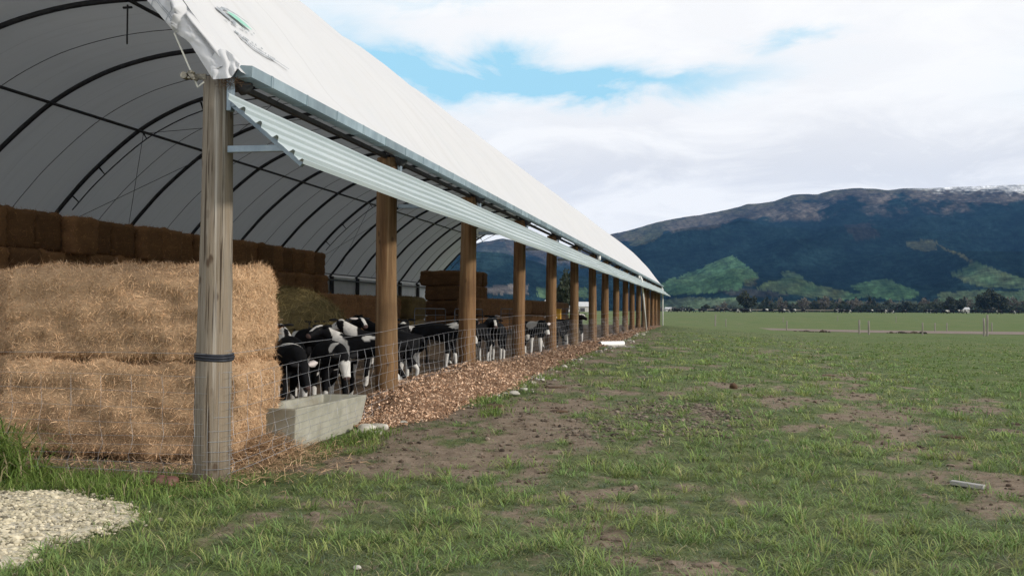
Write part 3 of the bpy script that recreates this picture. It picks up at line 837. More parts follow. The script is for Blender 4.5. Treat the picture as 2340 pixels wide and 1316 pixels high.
# corrugated awning below the gutter
def awn_profile():
    o = []; L = 0.885; pitch = L / 4.5
    a_ = Vector((-4.11, 3.265)); b_ = Vector((-3.43, 2.700)); d = (b_ - a_).normalized(); nrm = Vector((-d.y, d.x))
    if nrm.y < 0: nrm = -nrm
    s_ = 0.0
    for i in range(5):
        s0_ = i * pitch
        if i == 4: continue
        for q, hgt in ((0.0, 0.040), (0.09, 0.042), (0.14, 0.034), (0.20, 0.006), (0.24, 0.0), (0.55, 0.003), (0.88, 0.0), (0.92, 0.008), (0.97, 0.032)):
            o.append(a_ + d * (s0_ + q * pitch) + nrm * hgt)
    s0_ = 4 * pitch; o.append(a_ + d * s0_ + nrm * 0.040); o.append(a_ + d * (s0_ + .02) + nrm * 0.040); o.append(a_ + d * (s0_ + .035) + nrm * 0.006); o.append(a_ + d * L + nrm * 0.0); o.append(a_ + d * (L + .012) + nrm * 0.030); o.append(a_ + d * (L + .03) + nrm * 0.034); o.append(a_ + d * (L + .045) + nrm * 0.0)
    return o
ap = awn_profile(); na_ = len(ap)
ays = np.linspace(8.40, YE + 0.3, 60)
AV = []
for lay in (0, 1):
    for y in ays:
        wv = 0.006 * math.sin(y * 0.9) + 0.004 * math.sin(y * 2.3)
        for p in ap: AV.append((p.x, y, p.y + rise(y) + wv - 0.003 * lay))
AV = np.array(AV); gfa = grid_faces(len(ays), na_)
endf = np.array([(i, i + 1, len(ays) * na_ + i + 1, len(ays) * na_ + i) for i in range(na_ - 1)])
part(mesh_np('awning', AV, [gfa, gfa[:, ::-1] + len(ays) * na_, endf], m_awn, smooth=False))
# brackets
mb = MB()
mb.bar((-4.125, 0, 3.235), (-3.475, 0, 2.695), 0.05, 0.055, up=(0, 1, 0))
mb.bar((-4.17, 0, 2.845), (-3.66, 0, 2.845), 0.05, 0.06, up=(0, 0, 1))
mb.box((-4.155, 0, 3.36), (0.045, 0.08, 0.36))
mb.box((-4.13, 0, 3.245), (0.07, 0.07, 0.07))
br = mb.build('awning_bracket', m_brkt, bevel=0.006)
for n in range(NB):
    o_ = br if n == 0 else br.copy()
    if n: COL.objects.link(o_)
    y = SH0 + BAY * n - (0.12 if n == 0 else 0.0)
    o_.parent = shed; o_.location = (14.0, y - SH0, rise(y))
# far wall: white sheet between the rear posts with a dark rail
mb = MB()
for n in range(NB - 1):
    ya, yb = SH0 + BAY * n + .16, SH0 + BAY * (n + 1) - .16
    mb.box((-23.86, (ya + yb) / 2, 1.9 + rise(ya)), (0.03, yb - ya + 0.3, 3.3))
part(mb.build('wall_sheet', m_panel))
mb = MB(); mb.bar((-23.62, SH0, 3.32), (-23.62, YE, 3.32 + rise(YE)), 0.05, 0.10)
part(mb.build('wall_rail', m_steel))
mb = MB(); mb.bar((-23.60, SH0, 3.68), (-23.60, YE, 3.68 + rise(YE)), 0.05, 0.06)
part(mb.build('wall_rail', m_steel))
# downpipes and gutter outlets
for (ya, yb, xa, xb, big) in ((60.8, 63.9, -3.95, -3.86, True), (88.6, 88.6, -4.02, -4.02, True)):
    mb = MB(); za = 3.45 + rise(ya)
    mb.tube([(xa - .1, ya, za), (xa, ya, za - 0.2), (xb, yb, 0.30)], 0.062, 12)
    mb.tube([(xb, yb, 0.32), (xb + .02, yb, 0.22), (xb + 0.16, yb - .05, 0.16)], 0.066, 12)
    part(mb.build('downpipe', m_pvc, smooth=True))
for ya in (38.5, 60.0):
    mb = MB(); mb.tube([(-4.06, ya, 3.47 + rise(ya)), (-4.06, ya, 3.30 + rise(ya))], 0.07, 12)
    part(mb.build('gutter_outlet', m_pvc, smooth=True))
# ratchet strap at the front corner
mb = MB(); mb.bar(tuple(on_y(398, 76, 8.47)), tuple(on_y(437, 165, 8.47)), 0.014, 0.005, up=(0, 1, 0)); mb.bar(tuple(on_y(443, 178, 8.47)), tuple(on_y(452, 200, 8.47)), 0.014, 0.005, up=(0, 1, 0)); mb.bar(tuple(on_y(451, 200, 8.47)), tuple(on_y(466, 188, 8.52)), 0.012, 0.006, up=(0, 1, 0))
st = part(mb.build('strap', noisy('webbing', (0.42, 0.42, 0.36), (0.5, 0.5, 0.44), 20, 0.8, 0)))
mb = MB()
c1, c2, c3 = on_y(438, 172, 8.45), on_y(423, 174, 8.45), on_y(447, 182, 8.45)
mb.box(tuple(c1), (0.075, 0.05, 0.035), Matrix.Rotation(0.95, 3, 'Y')); mb.tube([tuple(c2 + np.array([0, -.035, 0])), tuple(c2 + np.array([0, .035, 0]))], 0.032, 10)
for cc_, rr_2 in ((c1 + np.array([.01, 0, .022]), .012), (c1 + np.array([-.012, 0, -.03]), .010), (c3, .012)): mb.tube([tuple(cc_ + np.array([0, -.04, 0])), tuple(cc_ + np.array([0, .03, 0]))], rr_2, 8)
mb.box(tuple(on_y(458, 176, 8.53)), (0.11, 0.02, 0.05))
rt = mb.build('ratchet', noisy('ratchet_steel', (0.10, 0.095, 0.075), (0.28, 0.26, 0.21), 30, 0.4, 0.0, metal=0.5), bevel=0.004); rt.parent = st; rt.matrix_parent_inverse = Matrix.Identity(4)

# birds' nest of twigs over the bracket
V = []; F_ = []; tn_ = []
for i in range(130):
    c_ = np.array([-4.13, 8.56, 3.42]) + rng.normal(0, 1, 3) * np.array([0.05, 0.05, 0.022]); d = rng.normal(0, 1, 3); d[2] *= .4; d /= np.linalg.norm(d)
    sd_ = np.cross(d, [0.3, .2, 1]); sd_ /= np.linalg.norm(sd_); L = rng.uniform(.03, .08); b = len(V)
    V += [c_ - d * L - sd_ * .003, c_ - d * L + sd_ * .003, c_ + d * L]; F_.append((b, b + 1, b + 2))
    tn_ += [np.array([.14, .08, .04]) * rng.uniform(.5, 1.4)] * 3
nest = mesh_np('birds_nest', np.array(V), [np.array(F_)], m_straw, attrs={'tint': np.array(tn_)})
tag(nest, 'brown twig nest tucked under the gutter beside the front post', 'nest')

# ------------------------------------------------------------------ straw and bales
def strips(P, D, N, L, Wd, curl, colA, colB, rs):
    """thin curved strips rooted at P, direction D; returns verts, faces, tint"""
    n = len(P)
    S = np.cross(D, N + rs.normal(0, .4, (n, 3))); S /= np.linalg.norm(S, axis=1)[:, None] + 1e-9
    L = L[:, None]; Wd = Wd[:, None]
    mid = P + D * L * 0.5 + N * L * 0.10
    tip = P + D * L + (rs.normal(0, 1, (n, 3)) * curl) * L
    V = np.empty((n, 5, 3)); V[:, 0] = P - S * Wd; V[:, 1] = P + S * Wd; V[:, 2] = mid - S * Wd * .8; V[:, 3] = mid + S * Wd * .8; V[:, 4] = tip
    b = np.arange(n)[:, None] * 5
    F4 = b + np.array([[0, 1, 3, 2]]); F3 = b + np.array([[2, 3, 4]])
    q = rs.random((n, 1)); cl = colA * (1 - q) + colB * q; cl = cl * rs.uniform(0.5, 1.35, (n, 1))
    return V.reshape(-1, 3), F4, F3, np.repeat(cl, 5, 0)
def bale_mesh(name, L, Wd, Hh, seed, n_strip, mat, colA, colB, slen=(.05, .12), sw=.0022, rnd=0.07, res=0.07):
    rs = np.random.default_rng(seed)
    bm = bmesh.new()
    V, Fq = [], []
    nx, ny, nz_ = max(2, int(L / res)), max(2, int(Wd / res)), max(2, int(Hh / res))
    key = {}
    def vid(i, j, k):
        if (i, j, k) not in key: key[(i, j, k)] = len(V); V.append((i / nx - .5, j / ny - .5, k / nz_))
        return key[(i, j, k)]
    for i in range(nx):
        for j in range(ny):
            Fq.append((vid(i, j, 0), vid(i, j + 1, 0), vid(i + 1, j + 1, 0), vid(i + 1, j, 0)))
            Fq.append((vid(i, j, nz_), vid(i + 1, j, nz_), vid(i + 1, j + 1, nz_), vid(i, j + 1, nz_)))
        for k in range(nz_):
            Fq.append((vid(i, 0, k), vid(i + 1, 0, k), vid(i + 1, 0, k + 1), vid(i, 0, k + 1)))
            Fq.append((vid(i, ny, k), vid(i, ny, k + 1), vid(i + 1, ny, k + 1), vid(i + 1, ny, k)))
    for j in range(ny):
        for k in range(nz_):
            Fq.append((vid(0, j, k), vid(0, j, k + 1), vid(0, j + 1, k + 1), vid(0, j + 1, k)))
            Fq.append((vid(nx, j, k), vid(nx, j + 1, k), vid(nx, j + 1, k + 1), vid(nx, j, k + 1)))
    V = np.array(V) * np.array([L, Wd, Hh]) - np.array([0, 0, Hh / 2])
    # round the edges
    h = np.array([L, Wd, Hh]) / 2
    inner = np.clip(V, -(h - rnd), h - rnd); dlt = V - inner; ln = np.linalg.norm(dlt, axis=1)[:, None]
    Nn = np.where(ln > 1e-6, dlt / np.maximum(ln, 1e-6), 0)
    V = inner + Nn * rnd
    nzv = fbm(V[:, 0] * 4 + seed + V[:, 1] * 3, V[:, 2] * 5 + V[:, 1] * 4 + seed * .7, 4) - .5
    flake = np.sin(V[:, 2] * 26 + nzv * 4) * 0.010 + np.sin(V[:, 0] * 5.1 + seed) * 0.012
    V = V + Nn * (nzv * 0.12 + flake)[:, None]
    V[:, 2] += Hh / 2
    faces = np.array(Fq)
    # strips
    fv = V[faces]; ar = np.linalg.norm(np.cross(fv[:, 2] - fv[:, 0], fv[:, 3] - fv[:, 1]), axis=1)
    pick = rs.choice(len(faces), n_strip, p=ar / ar.sum())
    uv = rs.random((n_strip, 2)); q = fv[pick]
    P = (q[:, 0] * (1 - uv[:, :1]) + q[:, 1] * uv[:, :1]) * (1 - uv[:, 1:]) + (q[:, 3] * (1 - uv[:, :1]) + q[:, 2] * uv[:, :1]) * uv[:, 1:]
    fn = np.cross(q[:, 1] - q[:, 0], q[:, 3] - q[:, 0]); fn /= np.linalg.norm(fn, axis=1)[:, None] + 1e-9
    D = rs.normal(0, 1, (n_strip, 3)); D -= fn * (D * fn).sum(1)[:, None]; D /= np.linalg.norm(D, axis=1)[:, None]
    D = D + fn * rs.uniform(0.05, 1.0, (n_strip, 1)) ** 1.4; D[:, 2] = D[:, 2] * 1.5 - 0.25; D /= np.linalg.norm(D, axis=1)[:, None]
    Ls = rs.uniform(slen[0], slen[1], n_strip); lg_ = rs.random(n_strip) < .05; Ls[lg_] *= rs.uniform(1.3, 2.2, lg_.sum())
    sv_, f4, f3, tt = strips(P - fn * .006, D, fn, Ls, np.full(n_strip, sw) * rs.uniform(.7, 1.4, n_strip), 0.18, colA, colB, rs)
    b = len(V)
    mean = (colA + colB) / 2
    tint = np.concatenate([np.broadcast_to(mean * 0.55, (len(V), 3)) * (0.75 + 0.6 * (nzv + .5))[:, None], tt])  # core coloured darker to stand for shade between the strands
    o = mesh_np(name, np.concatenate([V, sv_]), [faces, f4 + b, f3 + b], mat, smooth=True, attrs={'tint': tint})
    return o
def bale_mat(name, k):
    m, t = new_mat(name)
    a = t.n('ShaderNodeAttribute', attribute_name='tint').outputs['Color']
    oi = t.n('ShaderNodeObjectInfo').outputs['Random']
    v = t.n('ShaderNodeTexCoord').outputs['Object']
    n1_ = t.noise(t.mapping(v, scale=(1, 1, 2.5)), 26, 5, 0.7)
    n2_ = t.noise(t.mapping(v, scale=(.5, .5, 3)), 2.4, 4, 0.6)
    kk = t.math('MULTIPLY', t.math('MULTIPLY_ADD', oi, k, 1 - k / 2), t.math('MULTIPLY', t.math('MULTIPLY_ADD', n1_, 0.9, 0.55), t.math('MULTIPLY_ADD', n2_, 0.7, 0.65)))
    cc = t.n('ShaderNodeCombineXYZ', {0: kk, 1: kk, 2: kk}).outputs[0]
    c = t.mix(1.0, a, cc, 'MULTIPLY')
    return finish(m, t, c, 0.85, n1_, 0.6, 0.02, spec=0.15)
m_bale = bale_mat('straw_bale', 0.1)
m_baled = bale_mat('brown_hay_bale', 0.5)
GOLD1, GOLD2 = np.array([0.50, 0.305, 0.165]), np.array([0.86, 0.60, 0.37])
BRN1, BRN2 = np.array([0.25, 0.125, 0.052]), np.array([0.46, 0.25, 0.115])
GRN1, GRN2 = np.array([0.20, 0.155, 0.065]), np.array([0.30, 0.235, 0.105])
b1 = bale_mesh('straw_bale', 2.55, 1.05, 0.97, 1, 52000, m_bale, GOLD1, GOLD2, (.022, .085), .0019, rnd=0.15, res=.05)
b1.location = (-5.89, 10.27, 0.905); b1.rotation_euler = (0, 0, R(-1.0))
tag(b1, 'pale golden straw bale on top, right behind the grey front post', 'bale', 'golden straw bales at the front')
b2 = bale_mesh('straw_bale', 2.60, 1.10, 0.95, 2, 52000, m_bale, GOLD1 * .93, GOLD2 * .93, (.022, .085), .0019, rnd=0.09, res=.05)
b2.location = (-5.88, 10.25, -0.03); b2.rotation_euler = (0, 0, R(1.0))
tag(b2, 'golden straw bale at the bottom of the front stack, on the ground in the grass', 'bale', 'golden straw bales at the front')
b3 = b1.copy(); COL.objects.link(b3); b3.location = (-8.86, 11.35, 0.93); b3.rotation_euler = (0, 0, R(181))
tag(b3, 'golden straw bale behind the front pair at the left edge, upper one', 'bale', 'golden straw bales at the front')
b4 = b2.copy(); COL.objects.link(b4); b4.location = (-8.80, 11.3, -0.02); b4.rotation_euler = (0, 0, R(179))
tag(b4, 'golden straw bale behind the front pair at the left edge, lower one', 'bale', 'golden straw bales at the front')

# tall dark stack at the back, four high; the top two layers lie end-on
ends = [bale_mesh('hay_bale', 2.2, 0.99, 0.84, 20 + i, 2600, m_baled, BRN1, BRN2, (.04, .10), .004, rnd=.09, res=.11) for i in range(3)]
longs = [bale_mesh('hay_bale', 2.42, 1.15, 0.84, 30 + i, 2600, m_baled, BRN1, BRN2, (.04, .10), .004, rnd=.07, res=.12) for i in range(3)]
greens = [bale_mesh('hay_bale', 2.42, 1.15, 0.84, 40 + i, 3200, m_baled, GRN1, GRN2, (.04, .12), .004, rnd=.07, res=.12) for i in range(2)]
tans = [bale_mesh('hay_bale', 2.35, 1.2, 0.885, 45, 2400, m_baled, GRN1 * .95 + [.03, .01, 0], GRN2 * .95 + [.05, .02, 0], (.04, .12), .004, rnd=.16, res=.10)]
_used = set()
def bale_at(src, loc, rz, label, group):
    o_ = src if src.name not in _used else src.copy()
    if o_ is src: _used.add(src.name)
    else: COL.objects.link(o_)
    o_.location = loc; o_.rotation_euler = (0, 0, rz)
    return tag(o_, label, 'bale', group)
names = {0: 'floor layer', 1: 'second layer', 2: 'third layer', 3: 'top layer'}
for lay in range(4):
    if lay >= 2:
        for i in range(21):
            y = 16.6 + i * 1.0
            if y > 37: break
            rz = random.uniform(-.06, .06)
            lab = f'dark brown hay bale end-on in the {names[lay]} of the tall back stack'
            if i == 20: lab = f'dark brown hay bale ending the {names[lay]} of the tall back stack'
            bale_at(ends[(i + lay) % 3], (-15.1 + random.uniform(-.14, .14), y, float(pad(y)) + .03 + .825 * lay + random.uniform(-.025, .025)), rz, lab, f'bales in the {names[lay]} of the tall back stack')
    else:
        for i in range(8):
            y = 17.4 + i * 2.5
            bale_at(longs[(i + lay) % 3], (-14.65, y, float(pad(y)) + .03 + .825 * lay), R(90), f'dark brown hay bale low in the {names[lay]} of the tall stack', f'bales in the {names[lay]} of the tall back stack')
# row two high along the feeding lane
yr = [(24.6, 'g'), (27.05, 'g'), (30.7, 'b'), (33.15, 'b'), (35.6, 'b'), (39.5, 't')]
for lay in range(2):
    wl = 'upper' if lay else 'lower'
    for i, (y, kd) in enumerate(yr):
        z = float(pad(y)) + .03 + .835 * lay
        x = -11.6 + random.uniform(-.05, .05)
        if kd == 'g': bale_at(greens[i % 2], (x, y, z), R(90), f'greenish hay bale, {wl} one, {"beside the loose hay pile" if i else "nearest the golden straw stack"}', 'greenish hay bales behind the loose hay')
        elif kd == 'b': bale_at(longs[i % 3], (x, y + .05, z), R(90), f'brown hay bale in the {wl} layer beside the tan end bale', 'brown bales of the low row')
        else: bale_at(tans[0], (x, y - .45 + .15 * lay, z), R(92), f'tan hay bale, {wl} one, with a rounded end at the gap in the low row', 'tan bales at the end of the low row')
    for i in range(13):
        y = 51.0 + i * 2.5
        z = float(pad(y)) + .05 + .88 * lay
        sidx = 'g' if i in (4,) else 'b'
        bale_at(greens[0] if sidx == 'g' else longs[i % 3], (-11.6 + random.uniform(-.05, .05), y, z), R(90),
                (f'lighter tan hay bale in the {wl} layer of the long far row' if sidx == 'g' else f'brown hay bale in the {wl} layer of the long row behind the far posts'), 'brown bales of the long far row')
for lay in range(4):
    for i in range(4):
        y = 58.9 + i * 1.02
        bo_ = bale_at(ends[i % 3], (-14.72 - (.10 * (3 - i) if lay == 3 else 0), y, float(pad(y)) + .03 + .85 * lay), R(random.uniform(-2, 2)), f'dark hay bale in the {names[lay]} of the second pile, before the far hills', f'bales in the {names[lay]} of the second pile'); bo_.scale = (1.27, 1, 1)

# loose hay in a feeder between the bale stacks
def hay_heap(name, c_, rad, n, seed, cA, cB, slen=(.1, .3), sw=.006):
    rs = np.random.default_rng(seed)
    th = np.linspace(0, 2 * np.pi, 30, endpoint=False); ph = np.linspace(0.02, np.pi / 2, 12)
    TH, PH = np.meshgrid(th, ph)
    rr = 1 + 0.22 * (fbm(np.cos(TH) * 1.6 + seed, np.sin(TH) * 1.6 + PH * 2, 3) - .5)
    V = np.stack([np.cos(TH) * np.sin(PH) * rr * rad[0], np.sin(TH) * np.sin(PH) * rr * rad[1], np.cos(PH) * rr * rad[2]], -1).reshape(-1, 3)
    F4 = []
    for i in range(11):
        for j in range(30): F4.append((i * 30 + j, (i + 1) * 30 + j, (i + 1) * 30 + (j + 1) % 30, i * 30 + (j + 1) % 30))
    idx_ = rs.integers(0, len(V), n); P = V[idx_] + rs.normal(0, .05, (n, 3)) * np.array(rad) * .6
    Nn = V[idx_] / (np.array(rad) ** 2); Nn /= np.linalg.norm(Nn, axis=1)[:, None]
    D = rs.normal(0, 1, (n, 3)); D -= Nn * (D * Nn).sum(1)[:, None] * .8; D[:, 2] -= .3; D /= np.linalg.norm(D, axis=1)[:, None]
    sv_, f4, f3, tt = strips(P, D, Nn, rs.uniform(slen[0], slen[1], n), np.full(n, sw), .25, cA, cB, rs)
    tint = np.concatenate([np.broadcast_to((cA + cB) * .35, (len(V), 3)), tt])
    o_ = mesh_np(name, np.concatenate([V, sv_]), [np.array(F4), f4 + len(V), f3 + len(V)], m_straw, attrs={'tint': tint})
    o_.location = c_
    return o_
hp = hay_heap('loose_hay', (-8.6, 20.6, 1.10), (1.15, 0.85, 0.80), 6500, 5, GRN1 * 1.2, GRN2 * 1.25)
tag(hp, 'rounded heap of loose greenish hay spilling over the dark feeder', 'hay')
fd = empty('hay_feeder', (-8.55, 20.6, floor_z(20.6)))
tag(fd, 'dark metal hay feeder under the heap of loose hay', 'feeder')
mb = MB()
for i in range(14):
    a_ = 2 * math.pi * i / 14
    mb.tube([(1.05 * math.cos(a_), .8 * math.sin(a_), 0), (1.05 * math.cos(a_), .8 * math.sin(a_), .98)], .022, 6)
mb.build('upright', m_steel, fd)
for z in (.06, .5, .98):
    mb = MB(); mb.tube([(1.05 * math.cos(a_), .8 * math.sin(a_), z) for a_ in np.linspace(0, 2 * math.pi, 28, endpoint=False)], .025, 6, closed=True)
    mb.build('hoop', m_steel, fd)
mb = MB(); mb.tube([(.99 * math.cos(a_), .74 * math.sin(a_), .3) for a_ in np.linspace(0, 2 * math.pi, 28, endpoint=False)], .22, 8, closed=True)
mb.build('skirt', m_steel, fd)

# ------------------------------------------------------------------ concrete trough
tr = empty('feed_trough', (-4.52, 11.5, 0.0))
tag(tr, 'pale concrete feed trough with sloping ends against the wire fence', 'trough')
def trough_mesh():
    bm = bmesh.new()
    y0, y1 = -1.12, 1.16
    ob = [(-.27, y0, -.02), (.27, y0, -.02), (.27, y1 - .22, .0), (-.27, y1 - .22, .0)]
    ot = [(-.33, y0 - .02, .42), (.29, y0 - .02, .42), (.29, y1, .40), (-.33, y1, .40)]
    it = [(-.26, y0 + .05, .42), (.22, y0 + .05, .42), (.22, y1 - .08, .40), (-.26, y1 - .08, .40)]
    ib = [(-.16, y0 + .10, .12), (.14, y0 + .10, .12), (.14, y1 - .36, .13), (-.16, y1 - .36, .13)]
    v = [bm.verts.new(p) for p in ob + ot + it + ib]
    bm.faces.new([v[3], v[2], v[1], v[0]])
    for i in range(4):
        j = (i + 1) % 4
        bm.faces.new([v[i], v[j], v[4 + j], v[4 + i]]); bm.faces.new([v[4 + i], v[4 + j], v[8 + j], v[8 + i]]); bm.faces.new([v[8 + i], v[8 + j], v[12 + j], v[12 + i]])
    bm.faces.new([v[12], v[13], v[14], v[15]])
    me = bpy.data.meshes.new('trough_body'); bm.to_mesh(me); bm.free(); me.materials.append(m_conc)
    o_ = link(bpy.data.objects.new('trough_body', me), tr)
    b = o_.modifiers.new('bevel', 'BEVEL'); b.width = .012; b.segments = 2
    return o_
trough_mesh()
mb = MB(); mb.add([(-.20, -1.04, .26), (.185, -1.04, .26), (.185, .95, .26), (-.20, .95, .26)], [(0, 1, 2, 3)])
mb.build('feed', noisy('meal', (0.14, 0.085, 0.045), (0.24, 0.16, 0.09), 30, .95, .6, .01), tr)

# ------------------------------------------------------------------ calves
NOISE3 = rng.normal(0, 1, (10, 3))
def coat(V, rest, seed, white, face):
    """piebald coat as big patches; rest = undeformed body coordinates"""
    rs = np.random.default_rng(seed)
    K = rs.normal(0, 1, (7, 3)) * np.array([5.0, 5.5, 5.0]); ph = rs.random(7) * 6.28
    s = sum(np.sin(rest @ K[i] + ph[i]) for i in range(7)) / 2.4
    wh = s > (1.52 - white)
    wh &= rest[:, 0] < 0.62
    x, y, z = rest.T
    sk_ = np.where(x > 0, np.where(y > 0, rs.random(), rs.random()), np.where(y > 0, rs.random(), rs.random()))
    wh |= (z < .06 + .34 * sk_ + .03 * np.sin(40 * y + seed) + .03 * np.sin(25 * x)) & (x < .6)                     # socks
    wh |= (z < .50) & (np.abs(x) < .3) & (np.abs(y) < .12)    # belly
    return wh
SK = dict(  # name: (x, y, z, ry, rz)
    rump=(-.52, 0, .80, .135, .13), hip=(-.40, 0, .82, .185, .185), loin=(-.15, 0, .80, .20, .21), mid=(.08, 0, .765, .225, .235), chest=(.30, 0, .75, .195, .225), wither=(.44, 0, .78, .15, .20))
def make_calf(name, loc, rz, neck, seed, white=.35, face='blaze', tags=False, walk=0.0, label='', fz=None, extra=None, scale=1.0):
    """neck: list of three points (crest, poll, muzzle) in body coordinates"""
    rs = np.random.default_rng(seed)
    P = []; Rd = []; E = []
    def add(p, r, par=None):
        P.append(Vector(p)); Rd.append(r)
        if par is not None: E.append((par, len(P) - 1))
        return len(P) - 1
    hip = add((-.40, 0, .80), (.17, .17))
    loin = add((-.15, 0, .79), (.185, .195), hip)
    mid = add((.08, 0, .755), (.21, .22), loin)
    ch = add((.28, 0, .74), (.19, .215), mid)
    wi = add((.43, 0, .785), (.135, .175), ch)
    n1 = add(Vector((.43, 0, .785)).lerp(Vector(neck[0]), .7), (.098, .135), wi)
    n2 = add(neck[0], (.080, .105), n1)
    po = add(neck[1], (.086, .092), n2)
    d = Vector(neck[2]) - Vector(neck[1])
    m1 = add(Vector(neck[1]) + d * .42, (.076, .080), po)
    m2 = add(Vector(neck[1]) + d * .74, (.058, .056), m1)
    mu = add(Vector(neck[1]) + d * .95, (.060, .052), m2)
    add(Vector(neck[1]) + d * 1.10, (.030, .026), mu)
    rp = add((-.53, 0, .80), (.10, .10), hip)
    t1 = add((-.60, 0, .76), (.024, .024), rp); t2 = add((-.635, .01 * math.sin(seed), .58), (.016, .016), t1); t3 = add((-.63, .02 * math.sin(seed), .40), (.022, .022), t2)
    for s_ in (-1, 1):
        st_ = walk * s_ * .10
        a = add((.33, s_ * .11, .60), (.075, .085), ch); b = add((.32, s_ * .125, .48), (.055, .06), a)
        c = add((.34 + st_ * .6, s_ * .125, .29), (.040, .042), b); e = add((.34 + st_, s_ * .125, .10), (.027, .028), c); add((.365 + st_, s_ * .125, .02), (.036, .034), e)
        a = add((-.40, s_ * .12, .64), (.10, .125), hip); b = add((-.33 - st_ * .3, s_ * .135, .50), (.065, .08), a)
        c = add((-.49 - st_ * .6, s_ * .125, .32), (.035, .042), b); e = add((-.46 - st_, s_ * .125, .10), (.027, .028), c); add((-.435 - st_, s_ * .125, .02), (.036, .034), e)
    me = bpy.data.meshes.new('calf_body')
    me.from_pydata([tuple(p) for p in P], E, [])
    o_ = bpy.data.objects.new('calf_body', me); COL.objects.link(o_)
    o_.modifiers.new('skin', 'SKIN')
    lay = me.skin_vertices[0] if len(me.skin_vertices) else None
    if lay is None:
        bm = bmesh.new(); bm.from_mesh(me); bm.verts.layers.skin.verify(); bm.to_mesh(me); bm.free(); lay = me.skin_vertices[0]
    for i, r in enumerate(Rd): lay.data[i].radius = r; lay.data[i].use_root = (i == 0)
    o_.modifiers['skin'].branch_smoothing = 0.4
    sb = o_.modifiers.new('sub', 'SUBSURF'); sb.levels = 3; sb.render_levels = 3
    dg = bpy.context.evaluated_depsgraph_get()
    me2 = bpy.data.meshes.new_from_object(o_.evaluated_get(dg))
    bpy.data.objects.remove(o_); bpy.data.meshes.remove(me)
    me2.name = 'calf_body'
    V = np.empty(len(me2.vertices) * 3, np.float32); me2.vertices.foreach_get('co', V); V = V.reshape(-1, 3)
    wh = coat(V, V, seed, white, face)
    nA, nB, nC = (np.array(q) for q in neck)
    hd = (nC - nA) ; 
    dz = (V - nB) @ ((nC - nB) / np.linalg.norm(nC - nB)); Lh = np.linalg.norm(nC - nB)
    dh = np.linalg.norm(V - (nB + np.clip(dz, 0, Lh)[:, None] * ((nC - nB) / np.linalg.norm(nC - nB))), axis=1)
    head = (dh < .16) & (dz > -.06) & (V[:, 0] > .45)
    wh &= ~head
    side = V[:, 1] - (nB[1] + (nC[1] - nB[1]) * np.clip(dz / Lh, 0, 1))
    axis_h = (nC - nB) / Lh; upv = np.array([0, 0, 1.]) - axis_h * axis_h[2]; upv /= np.linalg.norm(upv) + 1e-6; lat = np.cross(axis_h, upv)
    sd_ = (V - nB) @ lat; hu = (V - nB) @ upv
    if face == 'blaze': wh |= head & (np.abs(sd_) < .030) & (hu > -.01)
    elif face == 'heart': wh |= head & (np.abs(sd_) < .040 - .2 * (dz - .08)) & (hu > .02) & (dz < .20)
    elif face == 'white': wh |= head & (dz > .06)
    elif face == 'muzzle': wh |= head & (dz > Lh * .55)
    if extra is not None: wh |= extra(V)
    rsn = fbm(V[:, 0] * 30 + seed, V[:, 2] * 30 + V[:, 1] * 20, 2)[:, None]
    black = np.array([0.006, 0.006, 0.007]) * (0.7 + .6 * rsn); whit = np.array([.60, .585, .55]) * (0.8 + .3 * rsn)
    colr = np.where(wh[:, None], whit, black)
    nose = (dz > Lh * .98) & head
    colr[nose] = np.array([.09, .06, .055])
    colr[(V[:, 2] < .045)] = np.array([.035, .03, .025])
    # mud on the lower legs
    at = me2.attributes.new('tint', 'FLOAT_COLOR', 'POINT')
    at.data.foreach_set('color', np.concatenate([colr, np.ones((len(V), 1))], 1).astype(np.float32).ravel())
    me2.materials.clear(); me2.materials.append(m_coat)
    me2.polygons.foreach_set('use_smooth', [True] * len(me2.polygons))
    body = bpy.data.objects.new(name, me2); COL.objects.link(body)
    body.location = (loc[0], loc[1], floor_z(loc[1]) - .005 if fz is None else fz); body.rotation_euler = (0, 0, rz); body.scale = (scale,) * 3
    # ears and eyes
    Bp = Vector(nB); ax = Vector(axis_h); up_ = Vector(upv); la = Vector(lat)
    for s_ in (-1, 1):
        mb = MB(); base = Bp + la * s_ * .060 + up_ * .035 - ax * .02
        tip = base + la * s_ * .145 - ax * .03 + up_ * (-.02)
        ring = []
        for q, wq in ((0, .018), (.25, .044), (.6, .048), (.9, .02), (1.0, .004)):
            cpt = base.lerp(tip, q)
            ring += [cpt + ax * wq + up_ * .006, cpt + up_ * (-.012), cpt - ax * wq + up_ * .006, cpt + up_ * .014]
        mb.add(ring, [(4 * i + j, 4 * i + (j + 1) % 4, 4 * i + 4 + (j + 1) % 4, 4 * i + 4 + j) for i in range(4) for j in range(4)] + [(16, 17, 18, 19)])
        er = mb.build('ear', m_coat, body, smooth=True)
        nv = len(er.data.vertices); ca = er.data.attributes.new('tint', 'FLOAT_COLOR', 'POINT')
        wc = (.55, .5, .48, 1) if rs.random() < .35 else (.012, .012, .013, 1)
        ca.data.foreach_set('color', [c for _ in range(nv) for c in wc])
        if tags and s_ == 1:
            mt_ = MB(); ctr = base.lerp(tip, .6) + up_ * .016; mt_.box(ctr - up_ * .03, (.045, .045, .012), Matrix.Rotation(.7, 3, 'X')); mt_.build('ear_tag', m_tag, er)
        ey = MB(); c0 = Bp + ax * (Lh * .30) + la * s_ * .066 + up_ * .022
        ey.tube([c0 - la * s_ * .012, c0 + la * s_ * .004, c0 + la * s_ * .011], [.016, .014, .004], 8)
        ey.build('eye', m_eye, body, smooth=True)
    return tag(body, label, 'calf', 'black and white calves in the shelter')
UPN = [(.66, 0, .97), (.78, 0, 1.05), (1.0, 0, .93)]
